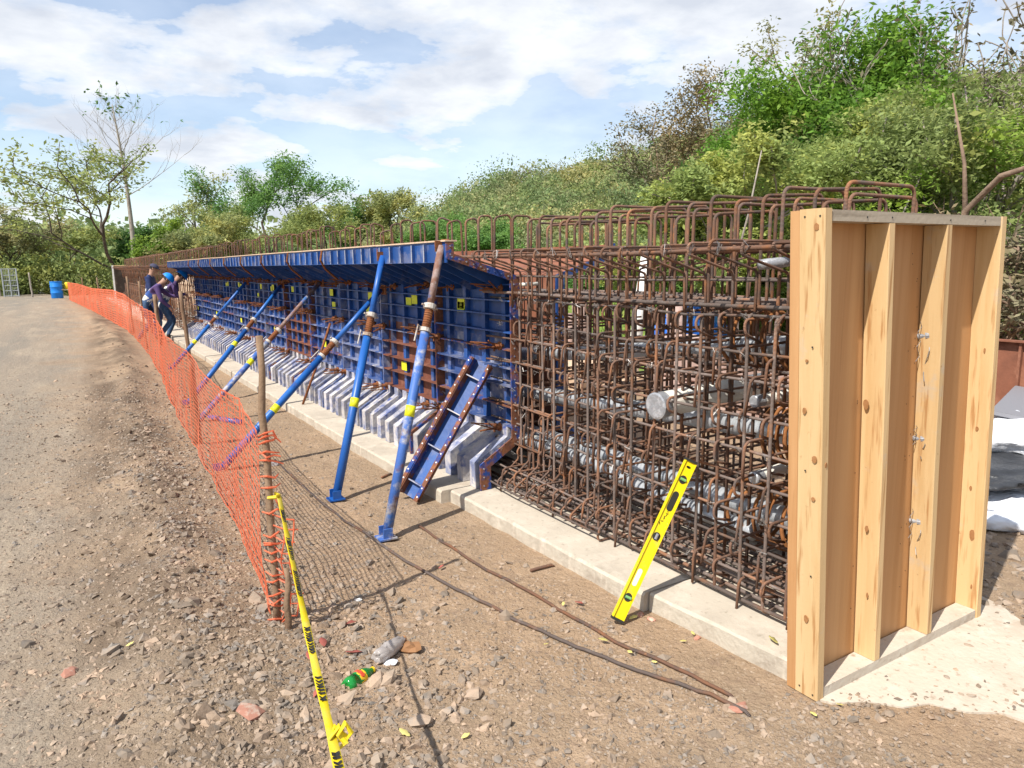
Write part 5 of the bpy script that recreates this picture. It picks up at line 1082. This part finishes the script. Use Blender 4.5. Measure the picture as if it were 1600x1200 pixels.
# left of the road end
def pole_tree(px, D, top, label):
    b = atd(px, 430, D); Ht = float(atd(px-6, top, D)[2]); r = random.Random(5); root = thing('bare_tree', (float(b[0]), float(b[1]), 0), label, 'tree', 'trees around the site'); m = MB(); tips = []
    ax = lambda u: Vector((.25*math.sin(u*3)-.45*u, .15*u, Ht*u)); n = 14
    m.tube([ax(k/n) for k in range(n+1)], [.19*(1-k/n)**.8+.022 for k in range(n+1)], 8)
    def twig(p, d, ln, rad, lv):
        pts = [p]; q = p.copy()
        for k in range(5): d = (d+Vector((r.gauss(0, .07), r.gauss(0, .07), .09))).normalized(); q = q+d*ln/5; pts.append(q.copy())
        m.tube(pts, [rad*(1-.8*k/5) for k in range(6)], 4, False)
        if lv: 
            for k in range(4): o = pts[2+k % 4]; dd = (d+Vector((r.gauss(0, .55), r.gauss(0, .55), r.gauss(.1, .3)))).normalized(); twig(o, dd, ln*r.uniform(.35, .55), rad*.5, lv-1)
        else: tips.append(q)
    for k in range(26):
        u = .52+.45*(k/25)**.8; az = k*2.4+r.uniform(-.3, .3); ln = (3.9*(1-u)/.48+1.2)*r.uniform(.75, 1.1); twig(ax(u), Vector((math.cos(az), math.sin(az), .55+.5*(u-.5))).normalized(), ln, .045*(1.3-u), 2)
    me = m.mesh('trunk', True); o = bpy.data.objects.new('trunk', me); COL.objects.link(o); me.materials.append(MT['bark_pale']); o.parent = root
    tt = [t for i, t in enumerate(tips) if t.z > Ht*.93 and i % 5 == 0]; V, Fq = leaves(tt, 2, .25, .34, 3); me = npmesh('crown', V, Fq); o = bpy.data.objects.new('crown', me); COL.objects.link(o); me.materials.append(MT['leaf_dark']); o.parent = root
pole_tree(212, 62, 160, 'tall thin bare tree rising above all others at the left')
tree('spreading_tree', 190, 56, 232, 14, 'spreading tree with leaning dark trunks left of the bare tree', 'leaf_olive', 'bark_dark', 23, per=26, cr=.75, size=.24, levels=4, nch=(4, 4, 4), up=.25, spread=1.0, trunk=.40, wob=.14, lean=(-.45, -.1))
tree('roadside_tree', 50, 58, 320, 6.5, 'dark olive tree behind the metal gate at the far left', 'leaf_grey', 'bark_dark', 31, per=34, cr=.7, size=.24, trunk=.35)
tree('roadside_tree', -6, 60, 305, 8, 'olive tree cut by the left edge of the picture', 'leaf_grey', 'bark_dark', 37, per=34, cr=.8, size=.24, trunk=.4)
tree('roadside_tree', 118, 64, 345, 7, 'thin pale olive tree between gate and spreading tree', 'leaf_olive', 'bark_dark', 41, per=30, cr=.7, size=.25, trunk=.3)
tree('young_tree', 256, 60, 338, 4.2, 'bright light green young tree right of the bare tree', 'leaf_bright', 'bark_dark', 43, per=70, cr=.55, size=.20, trunk=.2)
tree('round_tree', 222, 66, 350, 5, 'dark green bushy tree behind the bare trunk', 'leaf_dark', 'bark_dark', 47, per=70, cr=.7, size=.24, trunk=.2)
tree('thin_tree', 308, 70, 268, 9, 'airy thin leaved tree right of the bare tree', 'leaf_cream', 'bark_pale', 53, per=18, cr=.8, size=.24, trunk=.45, up=.4)
tree('green_tree', 432, 70, 235, 14, 'largest leafy green tree above the far formwork', 'leaf_mid', 'bark_dark', 59, per=130, cr=1.2, size=.24, trunk=.35, up=.3)
tree('olive_tree', 385, 57, 312, 11, 'yellow green bushy tree in front of the large green tree', 'leaf_olive', 'bark_dark', 61, per=110, cr=.9, size=.18, trunk=.2)
tree('olive_tree', 318, 54, 325, 7.5, 'low yellow green tree left of the large green tree', 'leaf_cream', 'bark_dark', 67, per=60, cr=.7, size=.22, trunk=.2)
tree('olive_tree', 500, 60, 312, 9, 'low yellow green tree right of the large green tree', 'leaf_olive', 'bark_dark', 71, per=70, cr=.8, size=.22, trunk=.2)
tree('round_tree', 612, 66, 288, 9, 'rounded olive tree with pale tips above the middle of the form', 'leaf_cream', 'bark_dark', 73, per=90, cr=.9, size=.26, trunk=.25)
tree('round_tree', 560, 70, 300, 7, 'darker green tree left of the rounded olive tree', 'leaf_mid', 'bark_dark', 79, per=70, cr=.9, size=.26, trunk=.25)
tree('round_tree', 690, 58, 325, 7.5, 'dark green tree behind the hoops over the near form panels', 'leaf_mid', 'bark_dark', 83, per=90, cr=.8, size=.22, trunk=.2)
tree('round_tree', 765, 52, 338, 7, 'glossy green bush like tree behind the gap in the hoops', 'leaf_mid', 'bark_dark', 89, per=90, cr=.8, size=.2, trunk=.15)
# right: the near wooded slope
tree('mango_tree', 1275, 19, 35, 8.2, 'dense bright green tree towering behind the timber bulkhead', 'leaf_mango', 'bark_dark', 97, per=430, cr=.9, size=.125, trunk=.30, up=.3, levels=4, aspect=.4, droop=.3)
tree('mango_tree', 1170, 20, 140, 5.0, 'left lobe bright green tree beside the dense green tree', 'leaf_mango', 'bark_dark', 101, per=340, cr=.75, size=.125, trunk=.30, aspect=.4, droop=.3)
tree('dry_tree', 1090, 26, 96, 6.5, 'grey brown half dry tree at the left of the wooded slope', 'leaf_dry', 'bark_dry', 103, per=90, cr=.55, size=.11, trunk=.45)
tree('dry_tree', 1280, 27, 4, 5.5, 'dark small leaved tree poking above the dense green tree', 'leaf_grey', 'bark_dry', 107, per=70, cr=.5, size=.13, trunk=.5)
tree('lime_tree', 1090, 13, 232, 4.2, 'yellow green leafy tree behind the middle of the cage', 'leaf_lime', 'bark_pale', 109, per=150, cr=.33, size=.085, trunk=.22)
tree('lime_tree', 1225, 12.5, 205, 4.4, 'yellow green leafy tree just left of the bulkhead top', 'leaf_lime', 'bark_pale', 113, per=160, cr=.33, size=.085, trunk=.22)
tree('lime_tree', 1390, 14.5, 120, 5.2, 'yellow green leafy tree above the bulkhead top', 'leaf_lime', 'bark_pale', 127, per=150, cr=.36, size=.085, trunk=.25)
tree('lime_tree', 1545, 13, 70, 5.4, 'yellow green leafy tree at the right edge', 'leaf_olive', 'bark_pale', 131, per=130, cr=.36, size=.085, trunk=.3)
tree('lime_tree', 1310, 15.5, 160, 4.6, 'pale green leafy tree below the dense bright green tree', 'leaf_lime', 'bark_pale', 173, per=150, cr=.36, size=.085, trunk=.25)
tree('lime_tree', 1460, 12.5, 175, 4.2, 'pale green leafy tree above the right half of the bulkhead', 'leaf_bright', 'bark_pale', 179, per=90, cr=.3, size=.085, trunk=.25)
tree('olive_tree', 1470, 18, 50, 6.5, 'olive leaved tree behind the right part of the slope', 'leaf_olive', 'bark_dry', 137, per=150, cr=.55, size=.10, trunk=.35)
tree('bare_tree', 1420, 19, -40, 7.5, 'leafless pale branching tree at the top right corner', 'leaf_dry', 'bark_pale', 139, per=1, cr=.3, size=.12, trunk=.6, up=.5, levels=5, nch=(5, 4, 3, 3), rad=.45)
tree('bare_tree', 1585, 17, -60, 6., 'leafless tree cut by the top right edge', 'leaf_dry', 'bark_pale', 149, per=2, cr=.3, size=.12, trunk=.6, up=.5, levels=5, nch=(5, 4, 3, 3), rad=.45)
tree('dry_shrub', 1600, 9.5, 250, 2.8, 'tangled dry brown shrub right of the bulkhead', 'leaf_dry', 'bark_dry', 151, per=10, cr=.25, size=.08, trunk=.2, up=.1, levels=5, nch=(6, 4, 3, 3), spread=1.1, rad=.55, wob=.2, cat='shrub')
tree('dry_shrub', 1530, 11.5, 300, 3.2, 'brown brushy shrub behind the right post of the bulkhead', 'leaf_olive', 'bark_dry', 157, per=26, cr=.3, size=.09, trunk=.15, up=.1, levels=5, nch=(6, 4, 3, 3), spread=1.1, rad=.4, wob=.2, cat='shrub')
for i, (px, D, tp_, w) in enumerate(((950, 24, 400, 3.4), (1020, 20, 385, 3.2), (1110, 17, 375, 3.4), (1190, 15, 365, 3.2), (1300, 14.5, 330, 3.5), (1420, 14, 340, 3.6))):
    tree('shrub', px, D, tp_, w, ('green shrub at the field edge farthest from the bulkhead', 'green shrub at the field edge above the white post', 'green shrub at the field edge above the blue tarp', 'green shrub at the field edge left of the bulkhead', 'green shrub hidden behind the bulkhead left half', 'green shrub hidden behind the bulkhead right half')[i], ('leaf_mid', 'leaf_dark', 'leaf_mid', 'leaf_lime', 'leaf_lime', 'leaf_olive')[i], 'bark_dark', 163+i*4, per=90, cr=.4, size=.11, trunk=.1, up=.1, spread=1.1, cat='shrub', group='shrubs at the field edge')
# hill with forest
def hill(name, poly, D0, depth, m, mm_z=0.):
    """ridge whose skyline passes through surveyed sight lines at distance D0"""
    cols = []
    for px, py in poly:
        p = atd(px, py, D0); foot = np.array((p[0], p[1], 0.))*(1-depth/D0); foot[2] = -1; back = np.array((p[0], p[1], 0.))*(1+depth/D0); back[2] = p[2]*.55
        cols.append([foot, foot*.6+np.array((p[0], p[1], p[2]))*.4, np.array((p[0], p[1], p[2])), back])
    V = []; n = len(cols); K = 8
    for c in cols:
        for a, b in zip(c[:-1], c[1:]):
            for k in range(K): V.append(a+(b-a)*k/K)
        V.append(c[-1])
    V = np.array(V); V[:, 2] += 1.5*fbm(V[:, 0]*.05, V[:, 1]*.05, 3, 71); s = 3*K+1; ii = np.arange(n*s).reshape(n, s); Fq = np.stack([ii[:-1, :-1], ii[1:, :-1], ii[1:, 1:], ii[:-1, 1:]], -1).reshape(-1, 4)
    o = obj(name, npmesh(name, V, Fq, True), m); tag(o, kind='structure'); return V.reshape(n, s, 3)
def wood(name, grid, n, label, m, cs, ls, per, seed):
    g = np.random.default_rng(seed); a, b = grid.shape[:2]; u = g.uniform(0, a-1.001, n); v = g.uniform(0, b*.70, n); iu, iv = u.astype(int), v.astype(int); fu, fv = (u-iu)[:, None], (v-iv)[:, None]
    c = (grid[iu, iv]*(1-fu)+grid[iu+1, iv]*fu)*(1-fv)+(grid[iu, iv+1]*(1-fu)+grid[iu+1, iv+1]*fu)*fv; R0 = cs*np.exp(g.normal(0, .35, n)); c[:, 2] += R0*.5
    T = np.repeat(c, per, 0); rr = np.repeat(R0, per)[:, None]; N_ = len(T); o = g.normal(0, 1, (N_, 3)); o /= np.linalg.norm(o, axis=1, keepdims=True); o[:, 2] = np.abs(o[:, 2])*1.05-.15; lump = 1+.25*np.sin(o[:, :1]*5+T[:, :1])+.2*np.sin(o[:, 1:2]*6+T[:, 1:2]); p = T+o*rr*lump*g.uniform(.7, 1.05, (N_, 1))
    a_ = g.normal(0, 1, (N_, 3)); a_ /= np.linalg.norm(a_, axis=1, keepdims=True); nn = o+g.normal(0, .5, (N_, 3)); bb = np.cross(a_, nn); bb /= np.linalg.norm(bb, axis=1, keepdims=True)+1e-6; s = ls*np.exp(g.normal(0, .3, (N_, 1)))
    V = np.stack([p-a_*s*.5, p+bb*s*.32, p+a_*s*.5, p-bb*s*.32], 1).reshape(-1, 3); return tag(obj(name, npmesh(name, V, np.arange(4*N_).reshape(-1, 4)), m), label, 'woodland', kind='stuff')
H1 = hill('hill', [(560, 387), (640, 367), (700, 344), (740, 318), (780, 298), (840, 284), (900, 276), (960, 262), (1010, 244), (1060, 227), (1130, 215), (1250, 155), (1400, 125), (1650, 105)], 150, 62, 'hill_soil')
wood('hill_forest', H1, 600, 'green scrub forest covering the hill behind the cage', 'leaf_hill_haze', 2.3, .40, 300, 3)
wood('hill_scrub', H1, 620, 'yellow green scrub scattered over the hill, paled by haze put into its colour', 'leaf_hill_pale_haze', 2.1, .38, 240, 5)
wood('hill_dry_scrub', H1, 70, 'grey brown dry trees scattered over the hill', 'leaf_dry', 1.7, .34, 130, 6)
H2 = hill('hill', [(-500, 385), (-300, 372), (-100, 385), (60, 398), (130, 392), (200, 396), (330, 388), (460, 392), (600, 372)], 420, 150, 'hill_soil')
wood('distant_wood', H2, 700, 'distant wooded ridge behind the trees at the left', 'leaf_hill_haze', 7, 2.6, 40, 7)
# undergrowth that closes the tree line
def belt(pts, n, h, cs, ls, per, seed, label, m, name='undergrowth'):
    P = np.array(pts); g = np.random.default_rng(seed); t = g.uniform(0, len(P)-1.001, n); i = t.astype(int); f = (t-i)[:, None]; c2 = P[i]*(1-f)+P[i+1]*f+g.normal(0, 1.2, (n, 2)); c = np.concatenate([c2, g.uniform(.0, h, (n, 1))], 1); T = np.repeat(c, per, 0); N_ = len(T)
    o = g.normal(0, 1, (N_, 3)); o /= np.linalg.norm(o, axis=1, keepdims=True); p = T+o*cs*g.uniform(.3, 1.1, (N_, 1)); p[:, 2] = np.abs(p[:, 2]); a_ = g.normal(0, 1, (N_, 3)); a_ /= np.linalg.norm(a_, axis=1, keepdims=True); nn = g.normal(0, .7, (N_, 3)); nn[:, 2] += .8; bb = np.cross(a_, nn); bb /= np.linalg.norm(bb, axis=1, keepdims=True)+1e-6; s = ls*np.exp(g.normal(0, .3, (N_, 1)))
    V = np.stack([p-a_*s*.5, p+bb*s*.25, p+a_*s*.5, p-bb*s*.25], 1).reshape(-1, 3); tag(obj(name, npmesh(name, V, np.arange(4*N_).reshape(-1, 4)), m), label, 'undergrowth', kind='stuff')
gp2 = lambda L_: [tuple(atd(a, 430, D)[:2]) for a, D in L_]
belt(gp2([(-90, 56), (60, 57), (140, 56), (220, 58), (320, 60), (430, 60)]), 150, 1.8, .9, .24, 120, 11, 'mixed olive undergrowth along the far end of the road', 'leaf_olive')
belt(gp2([(300, 64), (450, 62), (600, 62), (720, 60), (830, 58)]), 150, 2.6, 1.0, .26, 120, 12, 'green undergrowth behind the long formwork', 'leaf_mid')
belt(gp2([(760, 52), (860, 44), (960, 36), (1060, 28), (1150, 24)]), 170, 1.2, .7, .2, 130, 13, 'dark green hedge growth at the back of the field', 'leaf_dark')
belt(gp2([(1060, 18), (1180, 16.5), (1320, 16), (1450, 15.5), (1680, 13)]), 150, 2.0, .45, .085, 420, 14, 'tangled leafy thicket filling the slope behind the bulkhead', 'leaf_lime')
belt(gp2([(1120, 20), (1250, 19), (1400, 18), (1650, 17)]), 150, 4.0, .6, .10, 300, 15, 'thicket deeper in the slope, shade put into its darker leaf colour', 'leaf_dark')  # dark leaf colour stands in for the shaded gaps of the slope
# twigs of the thicket
tg = MB(); r = random.Random(77)
for i in range(150):
    a = r.uniform(1380, 1640); p = Vector(atd(a, 470, r.uniform(10.5, 13))); p.z = r.uniform(.0, .8); q = p+Vector((r.gauss(0, .6), r.gauss(0, .6), r.uniform(.5, 1.8))); tg.tube([p, p.lerp(q, .5)+Vector((r.gauss(0, .12), r.gauss(0, .12), .1)), q], [.016, .012, .005], 4, False)
tag(tg.build('dry_twigs', 'bark_dry', None), 'dry brown twigs tangled at the foot of the slope', 'twigs', kind='stuff')
a0 = Vector(atd(1508, 330, 9.0)); a1 = Vector(atd(1625, 255, 8.4)); m = MB(); m.tube([Vector((a0.x-.1, a0.y, .0)), a0.lerp(Vector((a0.x, a0.y, 0)), .4), a0, a0.lerp(a1, .5)+Vector((0, 0, .12)), a1], [.045, .04, .034, .03, .022], 8); m.tube([a0, a0+Vector((.1, .1, .5)), a0+Vector((-.05, .2, 1.2))], [.03, .02, .008], 6)
tag(m.build('dead_branch', 'bark_dry', None, smooth=True), 'thick dead branch arching over the right end of the bulkhead', 'branch')
# long thin stem leaning across the cage
s0 = Vector(atd(1145, 425, 8.)); s1 = Vector(atd(1190, 235, 8.)); m = MB(); m.tube([Vector((s0.x, s0.y, 0)), s0, s0.lerp(s1, .5)+Vector((.03, 0, 0)), s1], [.014, .012, .011, .006], 6)
tag(m.build('sapling', 'bark_pale', None, smooth=True), 'thin pale leafless sapling slanting up behind the rebar hoops', 'sapling')
